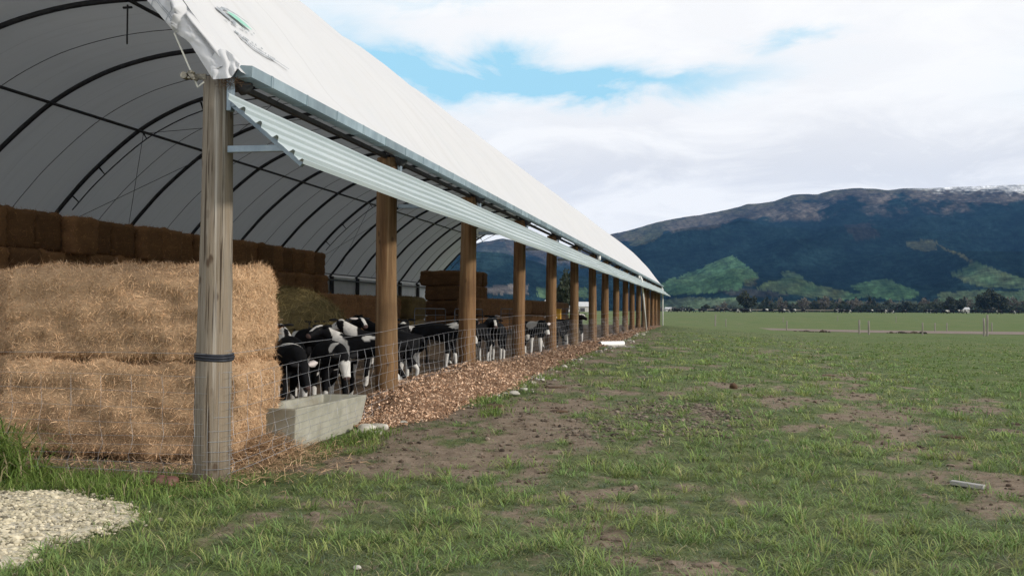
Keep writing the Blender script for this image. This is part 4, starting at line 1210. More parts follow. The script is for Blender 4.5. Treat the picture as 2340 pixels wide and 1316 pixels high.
def turned(a, up=0.0):   # head up, turned by angle a (positive = its left)
    c, s_ = math.cos(a), math.sin(a)
    return [(.64, .05 * s_, .95 + up), (.74 + .02 * c, .12 * s_, 1.04 + up), (.74 + .24 * c, .12 * s_ + .24 * s_, .93 + up)]
LOW = [(.70, 0, .70), (.82, 0, .62), (.92, 0, .39)]
def low(a, z=0.0):
    c, s_ = math.cos(a), math.sin(a)
    return [(.68, .04 * s_, .72 + z), (.78, .12 * s_, .66 + z), (.78 + .12 * c, .12 * s_ + .16 * s_, .42 + z)]
make_calf('calf', (-5.30, 12.75), R(-58), low(.25), 11, .12, 'none', label='black calf with lowered head at the trough, nearest the golden straw stack', walk=.3)
make_calf('calf', (-5.95, 14.3), R(118), turned(.5), 12, .30, 'blaze', label='calf with white shoulder and neck behind the black calf nearest the straw', extra=lambda V: (V[:, 0] > .28) & (V[:, 0] < .62) & (np.abs(V[:, 1]) > .035) & (V[:, 2] > .62))
make_calf('calf', (-4.98, 13.35), R(-58), low(.1, .06), 13, .22, 'white', tags=True, label='black calf with big white muzzle eating over the right end of the trough', extra=lambda V: ((V[:, 0] - .50) ** 2 * 3 + (V[:, 2] - .86) ** 2 * 2 + .02 * np.sin(V[:, 1] * 30) < .012), walk=.4)
make_calf('calf', (-4.92, 14.85), R(176), turned(1.15, -.02), 14, .34, 'heart', label='calf with a white heart on its forehead looking towards the left', extra=lambda V: (np.abs(V[:, 0] - .46 - .3 * (V[:, 2] - .8) - .03 * np.sin(V[:, 1] * 25)) < .05 + .03 * np.sin(V[:, 1] * 17 + 1)) & (V[:, 2] > .58))
make_calf('calf', (-5.20, 16.6), R(195), turned(-.3), 15, .55, 'white', label='calf with a mostly white neck, head raised in front of the brown bales', extra=lambda V: (V[:, 0] > .5) & (V[:, 0] < .72) & (V[:, 2] > .78))
make_calf('calf', (-6.85, 17.6), R(-28), turned(-.6), 16, .40, 'heart', label='calf at the back of the first group with white cheek patches, facing the camera')
make_calf('calf', (-7.0, 18.6), R(-12), turned(-.6), 17, .30, 'blaze', label='calf half hidden by the second post from the front', walk=.4)
make_calf('calf', (-5.22, 17.2), R(98), UPN, 18, .34, 'none', label='calf seen from behind with white hind legs, right of the second post', walk=.6, extra=lambda V: (V[:, 2] < .42) & (V[:, 0] < -.2))
make_calf('calf', (-5.62, 21.3), R(-14), turned(-.75, -.12), 19, .05, 'white', label='side-on black calf with a white face turned out, left of the third post', walk=.5, extra=lambda V: (V[:, 2] < .34) & (V[:, 0] < .6))
make_calf('calf', (-6.1, 22.9), R(4), UPN, 20, .14, 'heart', label='black calf with a white forehead behind the side-on calf at the third post', walk=-.4)
make_calf('calf', (-6.9, 22.2), R(176), UPN, 21, .16, 'none', label='black calf with small white back spots, farther in behind the side-on calf', walk=.3)
make_calf('calf', (-5.22, 23.3), R(74), UPN, 22, .18, 'none', label='calf with black rump seen from behind, just right of the third post', walk=.5)
make_calf('calf', (-4.98, 24.4), R(-84), turned(.2, -.1), 23, .30, 'blaze', label='calf facing the camera with white forelegs between third and fourth posts', walk=.2)
make_calf('calf', (-4.72, 27.5), R(-52), low(.2, .16), 24, .22, 'muzzle', label='calf with lowered head just right of the fourth post', walk=.3, extra=lambda V: (V[:, 2] < .5) & (V[:, 0] > .2) & (V[:, 0] < .5))
make_calf('calf', (-4.68, 31.9), R(-95), turned(.1, -.08), 25, .40, 'white', label='calf with a white face looking out just right of the fifth post', walk=.2)
make_calf('calf', (-4.95, 33.8), R(10), UPN, 26, .20, 'heart', label='darker calf standing behind the white-faced one at the fifth post', walk=.3)
make_calf('calf', (-4.72, 37.2), R(-70), turned(.3), 27, .25, 'heart', label='small distant calf between the sixth and seventh posts', walk=.2)

# ------------------------------------------------------------------ wire netting
def net(name, pts, hs, stay, label, rw=0.0019):
    """pts: polyline of (x,y); hs: heights of line wires above the ground line"""
    mb = MB()
    seg = [math.dist(a, b) for a, b in zip(pts[:-1], pts[1:])]; tot = sum(seg)
    def at(s_):
        i = 0
        while i < len(seg) - 1 and s_ > seg[i]: s_ -= seg[i]; i += 1
        q = s_ / seg[i]; a, b = pts[i], pts[i + 1]
        return a[0] + (b[0] - a[0]) * q, a[1] + (b[1] - a[1]) * q
    def base(y): return float(pad(y)) + 0.05
    N = int(tot / .5) + 1
    for k, h_ in enumerate(hs):
        ln = []
        for i in range(N + 1):
            s_ = tot * i / N; x, y = at(s_)
            bul = 0.02 * math.sin(s_ * 1.25 + k) + .012 * math.sin(s_ * 3.3 + k * 2)
            ln.append((x + bul * .6, y + bul * .3, base(y) + h_ + 0.018 * math.sin(s_ * .9 + k * .8)))
        mb.tube(ln, rw * (1.3 if k in (0, len(hs) - 1) else 1), 4)
    s_ = .1; top = hs[-2] if len(hs) > 9 else hs[-1]
    while s_ < min(tot, 45):
        x, y = at(s_); zz = [base(y) + h_ for h_ in hs if h_ <= top + .001]
        mb.tube([(x + .016 * math.sin(j * 1.9 + s_ * 2), y + .02 * math.sin(j * 1.3 + s_ * 3), z) for j, z in enumerate(zz)], rw, 4)
        s_ += stay
    o_ = mb.build(name, m_wire); return tag(o_, label, 'fence', 'wire netting fences')
HS = [.06, .13, .21, .30, .39, .51, .64, .77, .90, 1.09]
net('wire_fence', [(-4.15, 8.62), (-4.155, 13.7), (-4.16, 40), (-4.16, 88.6)], HS, .30, 'wire netting fence along the long row of timber posts, before the calves', .0014)
net('wire_fence', [(-4.33, 8.545), (-6.5, 8.57), (-9.5, 8.6)], HS, .30, 'wire netting fence in front of the golden straw bales', .0010)
mb = MB()
for hh in HS:   # where the netting wraps the front post
    pz = -.01 + hh; rp_ = .172 - .012 * hh
    mb.tube([(-4.34 + rp_ * math.cos(a_), 8.73 + rp_ * math.sin(a_), pz) for a_ in np.linspace(R(-95), R(25), 12)], .0020, 4)
for a_ in (R(-80), R(-48), R(-10)):
    mb.tube([(-4.34 + .173 * math.cos(a_), 8.73 + .173 * math.sin(a_), .0), (-4.34 + .166 * math.cos(a_), 8.73 + .166 * math.sin(a_), .9)], .0012, 4)
tag(mb.build('wire_wrap', m_wire), 'netting wires stapled around the foot of the grey front post', 'wire')

# silver pipe hurdles inside
def hurdle(x, y, rz, L, label, hgt=1.25):
    t_ = empty('pipe_gate', (x, y, floor_z(y)), rz)
    tag(t_, label, 'gate', 'pipe gates inside the shelter')
    mb = MB(); mb.tube([(0, 0, .05), (0, 0, hgt - .1), (.1, 0, hgt), (L - .1, 0, hgt), (L, 0, hgt - .1), (L, 0, .05)], .019, 8); mb.build('frame', m_hurdle, t_, smooth=True)
    for z in (.3, .55, .8, 1.03):
        mb = MB(); mb.tube([(0, 0, z), (L, 0, z)], .010, 6); mb.build('rail', m_hurdle, t_)
    for xx in (L * .33, L * .66):
        mb = MB(); mb.tube([(xx, 0, .3), (xx, 0, hgt)], .011, 6); mb.build('upright', m_hurdle, t_)
hurdle(-9.6, 33.5, R(88), 3.6, 'silver pipe gate in front of the tan end bale')
hurdle(-9.4, 38.2, R(88), 4.2, 'silver pipe gate across the gap in the low bale row')
hurdle(-9.2, 46.0, R(88), 5.0, 'silver pipe gate seen right of the third post')
hurdle(-8.2, 53.0, R(75), 4.0, 'silver pipe gate with rounded corner behind the sixth post')
hurdle(-8.6, 63.0, R(88), 5.0, 'silver pipe gate far down the shelter')
yp = empty('feed_bin', (-7.05, 48.6, floor_z(48.6)))
tag(yp, 'tall yellow panel standing behind the fifth post', 'panel')
mb = MB(); mb.box((0, 0, .72), (.34, .30, 1.0)); mb.build('panel', m_yellow, yp, bevel=.02)
for sx in (-.13, .13):
    mb = MB(); mb.bar((sx, 0, -.03), (sx, 0, .24), .05, .05); mb.build('leg', m_steel, yp)
mb = MB(); mb.box((0, 0, 1.235), (.37, .33, .03)); mb.build('lid', m_yellow, yp)

# ------------------------------------------------------------------ small things on the ground
pv = empty('plastic_pipe', (-3.46, 37.1, gz(-3.46, 37.1) + .10), R(47))
mb = MB(); 
mb.tube([(-.55, 0, 0), (.55, 0, 0)], .095, 18, cap=False); mb.tube([(.55, 0, 0), (-.55, 0, 0)], .085, 18, cap=False)
vs = []
for xx, dr in ((-.55, 1), (.55, -1)):
    a_ = [(xx, .095 * math.cos(q), .095 * math.sin(q)) for q in np.linspace(0, 2 * math.pi, 18, endpoint=False)]; b_ = [(xx, p[1] * .895, p[2] * .895) for p in a_]
    mb.add(a_ + b_, [(i, (i + 1) % 18, 18 + (i + 1) % 18, 18 + i) for i in range(18)])
mb.build('tube', m_pvc, pv, smooth=True)
tag(pv, 'short white plastic pipe lying on the grass by the fence', 'pipe')
def rock(name, x, y, sx, sy, sz, seed, mat, label, cat, group=None, sink=.25):
    bm = bmesh.new(); bmesh.ops.create_icosphere(bm, subdivisions=3, radius=1)
    V = np.array([v.co for v in bm.verts]); rs = np.random.default_rng(seed)
    K = rs.normal(0, 2.2, (6, 3)); ph = rs.random(6) * 6
    dsp = 1 + .09 * sum(np.sin(V @ K[i] + ph[i]) for i in range(6)) / 1.2
    for v, q in zip(bm.verts, dsp): v.co = (v.co.x * q * sx, v.co.y * q * sy, v.co.z * q * sz)
    me = bpy.data.meshes.new(name); bm.to_mesh(me); bm.free(); me.materials.append(mat)
    me.polygons.foreach_set('use_smooth', [True] * len(me.polygons))
    o_ = link(bpy.data.objects.new(name, me)); o_.location = (x, y, gz(x, y) + sz * (1 - sink)); o_.rotation_euler = (0, 0, seed)
    return tag(o_, label, cat, group)
rock('red_lump', -4.62, 8.42, .12, .08, .06, 3, m_redrock, 'reddish brown lump in the grass at the foot of the front post', 'rock', sink=.1)
for i, (x, y, s_, lab) in enumerate(((-3.92, 12.15, .085, 'pale stone nearest the right end of the trough'), (-3.80, 11.75, .06, 'small pale stone in front of the trough end'), (-3.72, 12.55, .05, 'rounded pale stone at the foot of the wood chips'),
                                     (-3.62, 12.85, .035, 'tiny pale stone at the lower edge of the wood chips'), (-4.02, 11.95, .10, 'largest flat pale stone under the trough end'), (-3.05, 16.3, .075, 'pale stone beside the far edge of the wood chips'), (-3.0, 16.9, .05, 'small grey stone beyond the wood chips'))):
    rock('stone', x, y, s_ * 1.4, s_, s_ * .55, 60 + i, m_rock, lab, 'stone', 'pale stones along the fence')
rock('pebble', -2.05, 5.98, .03, .025, .012, 71, m_rock, 'round grey pebble on bare soil near the bottom of the photo', 'stone', sink=.1)
for i, (x, y, s_, lab) in enumerate(((-3.0, 14.55, .22, 'dark dung patch left of the other two near the wood chips'), (-2.05, 14.35, .18, 'dark dung patch on the bare soil, right of the others'), (-2.62, 17.7, .2, 'dark dung patch farthest back by the fence'), (.38, 18.9, .11, 'dark round dung lump alone in the grass'), (2.75, 13.0, .2, 'brown dung patch beside the worn track'), (2.55, 24.5, .2, 'brown dung patch at the far end of the worn track'))):
    rock('dung_pat', x, y, s_ * .9, s_ * .65, .018 if i != 3 else .06, 80 + i, m_dung, lab, 'dung', 'dung patches in the paddock', sink=.55)
pk = MB(); pk.box((0, 0, .02), (.27, .075, .035), Matrix.Rotation(R(3), 3, 'Y'))
po_ = pk.build('plank_offcut', m_plank, bevel=.006); po_.location = (2.13, 9.55, gz(2.13, 9.55) + .01); po_.rotation_euler = (0, 0, R(-28)); tag(po_, 'weathered grey plank offcut on the bare track at right', 'plank')
for i, (x, y, L, a_, lab) in enumerate(((-3.0, 35.6, .95, 12, 'flat pale board lying below the white pipe'), (-3.36, 33.9, .4, -10, 'short pale board among stones by the fence'))):
    pk = MB(); pk.box((0, 0, .02), (L, .14, .03)); o_ = pk.build('board', m_plank, bevel=.005); o_.location = (x, y, gz(x, y) + .02); o_.rotation_euler = (0, 0, R(a_)); tag(o_, lab, 'board', 'boards by the fence')

# loose pale rubble along the fence foot
def scatter_lumps(name, n, fx, size, colA, colB, mat, seed, kind_label, zf=None):
    rs = np.random.default_rng(seed)
    ico = np.array([(0, 0, 1), (.894, 0, .447), (.276, .851, .447), (-.724, .526, .447), (-.724, -.526, .447), (.276, -.851, .447), (.724, .526, -.447), (-.276, .851, -.447), (-.894, 0, -.447), (-.276, -.851, -.447), (.724, -.526, -.447), (0, 0, -1)])
    fi = np.array([(0, 1, 2), (0, 2, 3), (0, 3, 4), (0, 4, 5), (0, 5, 1), (1, 6, 2), (2, 7, 3), (3, 8, 4), (4, 9, 5), (5, 10, 1), (6, 7, 2), (7, 8, 3), (8, 9, 4), (9, 10, 5), (10, 6, 1), (11, 7, 6), (11, 8, 7), (11, 9, 8), (11, 10, 9), (11, 6, 10)])
    x, y = fx(rs, n); n = len(x)
    s_ = size[0] + (size[1] - size[0]) * rs.random(n) ** 3
    sc = s_[:, None] * rs.uniform(.6, 1.3, (n, 3)) * np.array([1, 1, .6])
    V = ico[None] * (1 + rs.normal(0, .13, (n, 12, 1))) * sc[:, None, :]
    a = rs.random(n) * 6.28; c, s2 = np.cos(a)[:, None], np.sin(a)[:, None]
    V = np.stack([V[..., 0] * c - V[..., 1] * s2, V[..., 0] * s2 + V[..., 1] * c, V[..., 2]], -1)
    z = (ground_z(x, y) if zf is None else zf(x, y)) + sc[:, 2] * .3
    V += np.stack([x, y, z], 1)[:, None]
    q = rs.random((n, 1)); cl = (colA * (1 - q) + colB * q) * rs.uniform(.62, 1.18, (n, 1))
    dk_ = rs.random(n) < .05; cl[dk_] *= .35
    o_ = mesh_np(name, V.reshape(-1, 3), [(np.arange(n)[:, None, None] * 12 + fi[None]).reshape(-1, 3)], mat, smooth=False, attrs={'tint': np.repeat(cl, 12, 0)})
    return tag(o_, kind_label, None, None, 'stuff')
def f_grav(rs, n):
    x = rs.uniform(-7.2, -3.9, n * 2); y = rs.uniform(4.9, 8.3, n * 2)
    k = in_poly(x + rs.normal(0, .10, len(x)), y + rs.normal(0, .10, len(x)), GRAVEL); return x[k][:n], y[k][:n]
gp = np.array(GRAVEL)
gxx, gyy = np.meshgrid(np.arange(-9.5, -3.85, .08), np.arange(4.6, 8.45, .08))
def grav_lift(x, y):
    ins = in_poly(x, y, GRAVEL); dd = np.full(np.shape(x), 1e9)
    for (ax, ay), (bx, by) in zip(GRAVEL, GRAVEL[1:] + GRAVEL[:1]):
        dx, dy = bx - ax, by - ay; t_ = np.clip(((x - ax) * dx + (y - ay) * dy) / (dx * dx + dy * dy), 0, 1)
        dd = np.minimum(dd, np.hypot(x - ax - t_ * dx, y - ay - t_ * dy))
    nzz = (fbm(x * 3, y * 3, 3) - .5) * .42
    return np.where(ins, 1, -1) * dd + nzz
gl = grav_lift(gxx, gyy)
gzz = ground_z(gxx, gyy) + np.where(gl > -.02, .012 + .03 * sstep(-.05, .25, gl), -.08) + (fbm(gxx * 7, gyy * 7, 2) - .5) * .02
tag(mesh_np('gravel_patch', np.stack([gxx.ravel(), gyy.ravel(), gzz.ravel()], 1), [grid_faces(*gxx.shape)], m_gravelbase), kind='structure')
def gz_grav(x, y): return ground_z(x, y) + .012 + .03 * sstep(-.05, .25, grav_lift(x, y))
scatter_lumps('gravel', 19000, f_grav, (.004, .027), np.array([.43, .385, .27]), np.array([.62, .56, .42]), m_chip, 5, 'pale limestone gravel', gz_grav)
def f_rub(rs, n):
    y = rs.uniform(14, 62, n); edge = np.interp(y, [12, 15.5, 17.3, 23, 29, 36, 50, 70], [-3.45, -3.3, -3.15, -3.35, -3.4, -3.35, -3.6, -3.7])
    return edge + rs.normal(0, .16, n), y
scatter_lumps('rubble', 420, f_rub, (.012, .075), np.array([.36, .33, .28]), np.array([.62, .58, .5]), m_chip, 6, 'pale rubble along the fence foot')
# soil clods in the paddock
def f_clod(rs, n):
    r = rs.uniform(5.5, 26, n * 4); a = rs.uniform(R(-22), R(17), n * 4); x, y = r * np.sin(a), r * np.cos(a)
    k = (dirt(x, y) > .5) & (x > -4) & ~in_poly(x, y, GRAVEL); return x[k][:n], y[k][:n]
scatter_lumps('soil_clods', 2600, f_clod, (.006, .04), np.array([.09, .065, .047]), np.array([.19, .15, .115]), m_chip, 8, 'small crumbs of soil')
def f_hoof(rs, n):
    cx = np.array([-.85, -.2, -1.3, -.5, .1]); cy = np.array([14.0, 12.9, 12.6, 15.5, 14.6]); i = rs.integers(0, 5, n)
    return cx[i] + rs.normal(0, .35, n), cy[i] + rs.normal(0, .55, n)
scatter_lumps('poached_mud', 2600, f_hoof, (.006, .04), np.array([.10, .08, .062]), np.array([.22, .18, .14]), m_chip, 9, 'broken trodden mud')
def f_berm(rs, n):
    i = rs.integers(0, 2, n); u = rs.random(n)
    x = np.where(i == 0, 7.2 + 2.6 * u, 14.2 + 3.2 * u); y = np.where(i == 0, 98.2 - 6.2 * u * 1.0, 92.4 - .7 * u) + rs.normal(0, .5, n)
    return x, y
scatter_lumps('dirt_berm', 90, f_berm, (.05, .26), np.array([.045, .036, .028]), np.array([.10, .08, .06]), m_chip, 10, 'dark clods banked along the track')

# wood chips: a bank along the fence foot, then individual chips
def bank_h(x, y):
    hgt = np.interp(y, [12.3, 13.2, 14.5, 17.5, 20, 26, 40, 60, 84], [0, .22, .30, .32, .20, .13, .13, .10, .05])
    edge = np.interp(y, [12.0, 13, 15.5, 17.3, 20, 23, 29, 36, 50, 84], [-4.0, -3.45, -3.42, -3.2, -3.45, -3.5, -3.55, -3.55, -3.75, -3.85])
    t_ = np.clip((edge - x) / (edge + 4.25), 0, 1)
    out = hgt * np.clip(t_ * 1.35, 0, 1) ** .85
    return np.where(x < -4.3, hgt * (1 - sstep(-4.35, -5.3, -(-x) * 1.0) ) * sstep(-5.3, -4.3, x), out)
BX, BY = np.meshgrid(np.linspace(-5.2, -3.05, 40), np.concatenate([np.arange(12.0, 30, .12), np.arange(30, 84, .4)]))
bh = bank_h(BX, BY)
BZ = ground_z(BX, BY) + np.where(bh > .004, bh + .02 + (fbm(BX * 6, BY * 6, 3) - .5) * .06 + (fbm(BX * 1.7 + 4, BY * 1.7, 2) - .5) * .12 * np.minimum(bh * 8, 1), -.05)
CH1, CH2 = np.array([.36, .215, .13]), np.array([.68, .50, .36])
nzb = fbm(BX * 9, BY * 9, 3).ravel()[:, None]
tag(mesh_np('chip_bank', np.stack([BX.ravel(), BY.ravel(), BZ.ravel()], 1), [grid_faces(*BX.shape)], m_chip, attrs={'tint': CH1 * (.25 + .4 * nzb)}), 'bank of reddish wood chips along the fence', None, None, 'stuff')
nchip = 48000
cy = 12.2 + (rng.random(nchip) ** 2.0) * 60; cx = rng.uniform(-4.9, -3.1, nchip)
edge = np.interp(cy, [12.0, 13, 15.5, 17.3, 20, 23, 29, 36, 50, 84], [-4.0, -3.45, -3.42, -3.2, -3.45, -3.5, -3.55, -3.55, -3.75, -3.85])
kp = (rng.random(nchip) > np.interp(cy, [18, 24, 34], [0, .35, .6])) & (cx < edge + np.abs(rng.normal(0, .10, nchip)) - .02)
cx, cy = cx[kp], cy[kp]; n_ = len(cx)
cb_ = np.maximum(bank_h(cx, cy), 0)
cz = ground_z(cx, cy) + cb_ + .028 + (fbm(cx * 6, cy * 6, 3) - .5) * .06 + (fbm(cx * 1.7 + 4, cy * 1.7, 2) - .5) * .12 * np.minimum(cb_ * 8, 1)
sz_ = rng.uniform(.006, .021, n_) * np.clip(cy / 16, 1, 2.0)
a = rng.normal(0, 1, (n_, 3)); a[:, 2] *= .8; a /= np.linalg.norm(a, axis=1)[:, None]
b = rng.normal(0, 1, (n_, 3)); b -= a * (a * b).sum(1)[:, None]; b /= np.linalg.norm(b, axis=1)[:, None]
C0 = np.stack([cx, cy, cz], 1)
CV = np.stack([C0 + a * sz_[:, None] + b * sz_[:, None] * .5, C0 - a * sz_[:, None] + b * sz_[:, None] * .5, C0 - a * sz_[:, None] - b * sz_[:, None] * .5, C0 + a * sz_[:, None] - b * sz_[:, None] * .5], 1).reshape(-1, 3)
q = rng.random((n_, 1)) ** 1.3
fade = np.interp(cy, [12, 18, 22, 84], [1.1, 1.1, .72, .6])[:, None]
ct = (CH1 * (1 - q) + CH2 * q) * rng.uniform(.45, 1.45, (n_, 1)) * fade
tag(mesh_np('wood_chips', CV, [np.arange(n_ * 4).reshape(-1, 4)], m_chip, smooth=False, attrs={'tint': np.repeat(ct, 4, 0)}), 'reddish wood chips spilled under the fence', None, None, 'stuff')

# loose straw round the foot of the bales and on the shed floor
rs = np.random.default_rng(77)
n_ = 7400
x = np.concatenate([rs.normal(-4.42, .20, 2200), rs.normal(-4.55, .30, 2600), rs.uniform(-7.4, -4.3, 1300), rs.normal(-4.0, .28, 700), rs.uniform(-9, -4.6, 600)])
y = np.concatenate([rs.normal(10.05, .30, 2200), rs.normal(9.75, .55, 2600), rs.normal(9.35, .28, 1300), rs.normal(9.6, .6, 700), rs.uniform(12, 26, 600)])
mnd = .22 * np.exp(-(((x + 4.45) / .35) ** 2 + ((y - 10.2) / .5) ** 2))
P = np.stack([x, y, ground_z(x, y) + .02 + mnd * rs.random(n_) + .03 * rs.random(n_)], 1)
D = rs.normal(0, 1, (n_, 3)); D[:, 2] *= .22; D /= np.linalg.norm(D, axis=1)[:, None]
sv_, f4, f3, tt = strips(P, D, np.tile([0, 0, 1.], (n_, 1)), rs.uniform(.06, .2, n_), np.full(n_, .0028), .12, GOLD1 * .5, GOLD2 * .8, rs)
tag(mesh_np('loose_straw', sv_, [f4, f3], m_straw, attrs={'tint': tt}), 'loose straw fallen round the foot of the bales', None, None, 'stuff')

# ------------------------------------------------------------------ grass
def blades(P, D, L, Wd, droop, tint, name, label):
    n = len(P)
    hd = np.stack([D[:, 0], D[:, 1], np.zeros(n)], 1); hd /= np.linalg.norm(hd, axis=1)[:, None] + 1e-6
    S = np.stack([-hd[:, 1], hd[:, 0], np.zeros(n)], 1)
    L = L[:, None]; Wd = Wd[:, None]; droop = droop[:, None]
    m1 = P + D * L * .45
    m2 = P + D * L * .78 + hd * L * droop * .15 - np.array([0, 0, 1]) * L * droop * .10
    tp = P + D * L + hd * L * droop * .45 - np.array([0, 0, 1]) * L * droop * .42
    V = np.empty((n, 7, 3)); V[:, 0] = P - S * Wd; V[:, 1] = P + S * Wd; V[:, 2] = m1 - S * Wd; V[:, 3] = m1 + S * Wd; V[:, 4] = m2 - S * Wd * .7; V[:, 5] = m2 + S * Wd * .7; V[:, 6] = tp
    b = np.arange(n)[:, None] * 7
    o_ = mesh_np(name, V.reshape(-1, 3), [b + np.array([[0, 1, 3, 2]]), b + np.array([[2, 3, 5, 4]]), b + np.array([[4, 5, 6]])], m_blade, attrs={'tint': np.repeat(tint, 7, 0)})
    return tag(o_, label, None, None, 'stuff')
rs = np.random.default_rng(21)
def rpow(n, a, b, k):   # radius with density r^k
    u = rs.random(n); return ((b ** (k + 1) - a ** (k + 1)) * u + a ** (k + 1)) ** (1 / (k + 1))
def sow(n, rmax, k, dens):
    r = rpow(n, 5.0, rmax, k); a = rs.uniform(R(-42), R(31), n)
    x, y = r * np.sin(a), r * np.cos(a)
    keep = rs.random(n) > dens(x, y)
    keep &= ~((x < -4.05) & (y > 8.9)) & ~((x < -3.3) & (y > 12.5) & (bank_h(x, y) > .03)) & (grav_lift(x, y) < .02 + .30 * rs.random(n) ** 4 + (rs.random(n) < .025))
    return x[keep], y[keep], r[keep]
def lushness(x, y): return sstep(3.0, 6.0, x - 0.02 * y) * sstep(11, 18, y)
DULL = [np.array([.140, .180, .085]), np.array([.125, .165, .105]), np.array([.175, .215, .080]), np.array([.110, .165, .058])]
BRIGHT = [np.array([.225, .300, .085]), np.array([.190, .280, .090]), np.array([.280, .320, .110]), np.array([.160, .250, .075])]
DRY = np.array([.40, .34, .20])
def tufts(x, y, r, nb, Lr, wr, sp, tl, pal, name, label, dryp=.06, bright=1.0):
    nt = len(x); tb = np.repeat(np.arange(nt), nb); n = len(tb)
    size = rs.uniform(.6, 1.35, nt)
    spread = sp * size[tb] * np.clip(r[tb] / 10, 1, 2.6)
    ang = rs.random(n) * 6.283; q = rs.random(n) ** .6
    px_ = x[tb] + np.cos(ang) * spread * q; py_ = y[tb] + np.sin(ang) * spread * q
    P = np.stack([px_, py_, ground_z(px_, py_) - .004], 1)
    a2 = ang + rs.normal(0, .7, n)
    tilt = np.clip(tl[0] + (tl[1] - tl[0]) * (q * .7 + rs.random(n) * .45), .05, 1.4)
    D = np.stack([np.cos(a2) * np.sin(tilt), np.sin(a2) * np.sin(tilt), np.cos(tilt)], 1)
    lb = lushness(x, y)[tb]
    L = rs.uniform(Lr[0], Lr[1], n) * size[tb] * (1 - .35 * lb)
    Wd = rs.uniform(wr[0], wr[1], n) * np.clip(r[tb] / 9, 1, 4)
    pi = rs.integers(0, len(pal), nt); base = np.array(pal)[pi] * rs.uniform(.75, 1.2, (nt, 1))
    tint = base[tb] * rs.uniform(.7, 1.25, (n, 1)) * bright
    tint = tint * (1 - lb[:, None] * .5) + np.array([.115, .185, .050]) * rs.uniform(.7, 1.3, (n, 1)) * lb[:, None] * .5
    dry = rs.random(n) < dryp; tint[dry] = DRY * rs.uniform(.5, 1.1, (dry.sum(), 1))
    blades(P, D, L, Wd, rs.uniform(.2, 1.1, n), tint, name, label)
x, y, r = sow(116000, 80, -.75, lambda x, y: np.clip((dirt(x, y) - .10) * 1.35, 0, .93))
tufts(x, y, r, 6, (.025, .075), (.0013, .0030), .05, (.45, 1.3), DULL, 'short_grass', 'short grey green pasture grass with bare patches')
x, y, r = sow(17500, 60, -.8, lambda x, y: np.clip(.25 + (dirt(x, y) - .05) * 1.9 + (.45 - fbm(x * 1.3 + 80, y * 1.3, 3)) * 2.6, 0.02, .995))
tufts(x, y, r, 15, (.06, .155), (.0017, .0040), .055, (.1, 1.1), BRIGHT, 'grass_tufts', 'bright yellow green grass tufts in the paddock', .05)
x, y, r = sow(9000, 26, -.8, lambda x, y: np.clip(.72 - dirt(x, y) * .6, .1, .9))
tufts(x, y, r, 4, (.02, .06), (.001, .002), .07, (1.0, 1.5), [DRY, DRY * .6, np.array([.16, .11, .07])], 'dead_grass', 'withered stems lying on the soil', .3)

# long grass along the front of the bales and at the left edge
def patch(n, fx, Lr, name, label, wd=.0032):
    x, y = fx(n); n = len(x)
    k = (grav_lift(x, y) < .0); x, y = x[k], y[k]; n = len(x)
    ang = rs.random(n) * 6.283; tilt = rs.uniform(.05, .75, n)
    D = np.stack([np.cos(ang) * np.sin(tilt), np.sin(ang) * np.sin(tilt), np.cos(tilt)], 1)
    L = rs.uniform(Lr[0], Lr[1], n)
    if name == 'tall_grass': L *= np.interp(x, [-8.5, -6.3, -5.8], [1.1, 1.0, .35])
    q2 = rs.random((n, 1)); tn_ = np.array([.095, .160, .035]) * (1 - q2) + np.array([.235, .325, .080]) * q2
    dry = rs.random(n) < .08; tn_[dry] = DRY * .8
    blades(np.stack([x, y, ground_z(x, y) - .005], 1), D, L, np.full(n, wd) * rs.uniform(.7, 1.5, n), rs.uniform(.3, 1.5, n), tn_, name, label)
def f1(n):
    x = rs.uniform(-8.5, -3.95, n); y = 8.35 + rs.normal(0, .34, n) + .12 * np.sin(x * 3)
    k = rs.random(n) < (.35 + .65 * fbm(x * 2, y * 2, 2)) * np.interp(x, [-8.5, -5.2, -4.6, -4], [1, 1, .75, .45]); return x[k], y[k]
patch(7500, f1, (.07, .22), 'verge_grass', 'bright grass growing along the front fence')
def f2(n): return np.minimum(rs.normal(-6.75, .42, n), -5.9 + .1 * rs.random(n)), rs.normal(8.45, .2, n)
patch(1900, f2, (.35, .78), 'tall_grass', 'tall rank grass clump at the left edge', .0055)
def f3(n):
    c_ = rs.integers(0, 9, n); cx_ = np.array([-3.95, -3.75, -3.3, -3.05, -2.85, -3.0, -3.2, -3.1, -3.4])[c_]; cy_ = np.array([11.0, 11.5, 15.2, 17.8, 13.8, 19.5, 22.5, 29, 34.])[c_]
    return cx_ + rs.normal(0, .12, n), cy_ + rs.normal(0, .22, n)
patch(1500, f3, (.05, .16), 'fence_foot_grass', 'green tufts at the edge of the wood chips', .004)

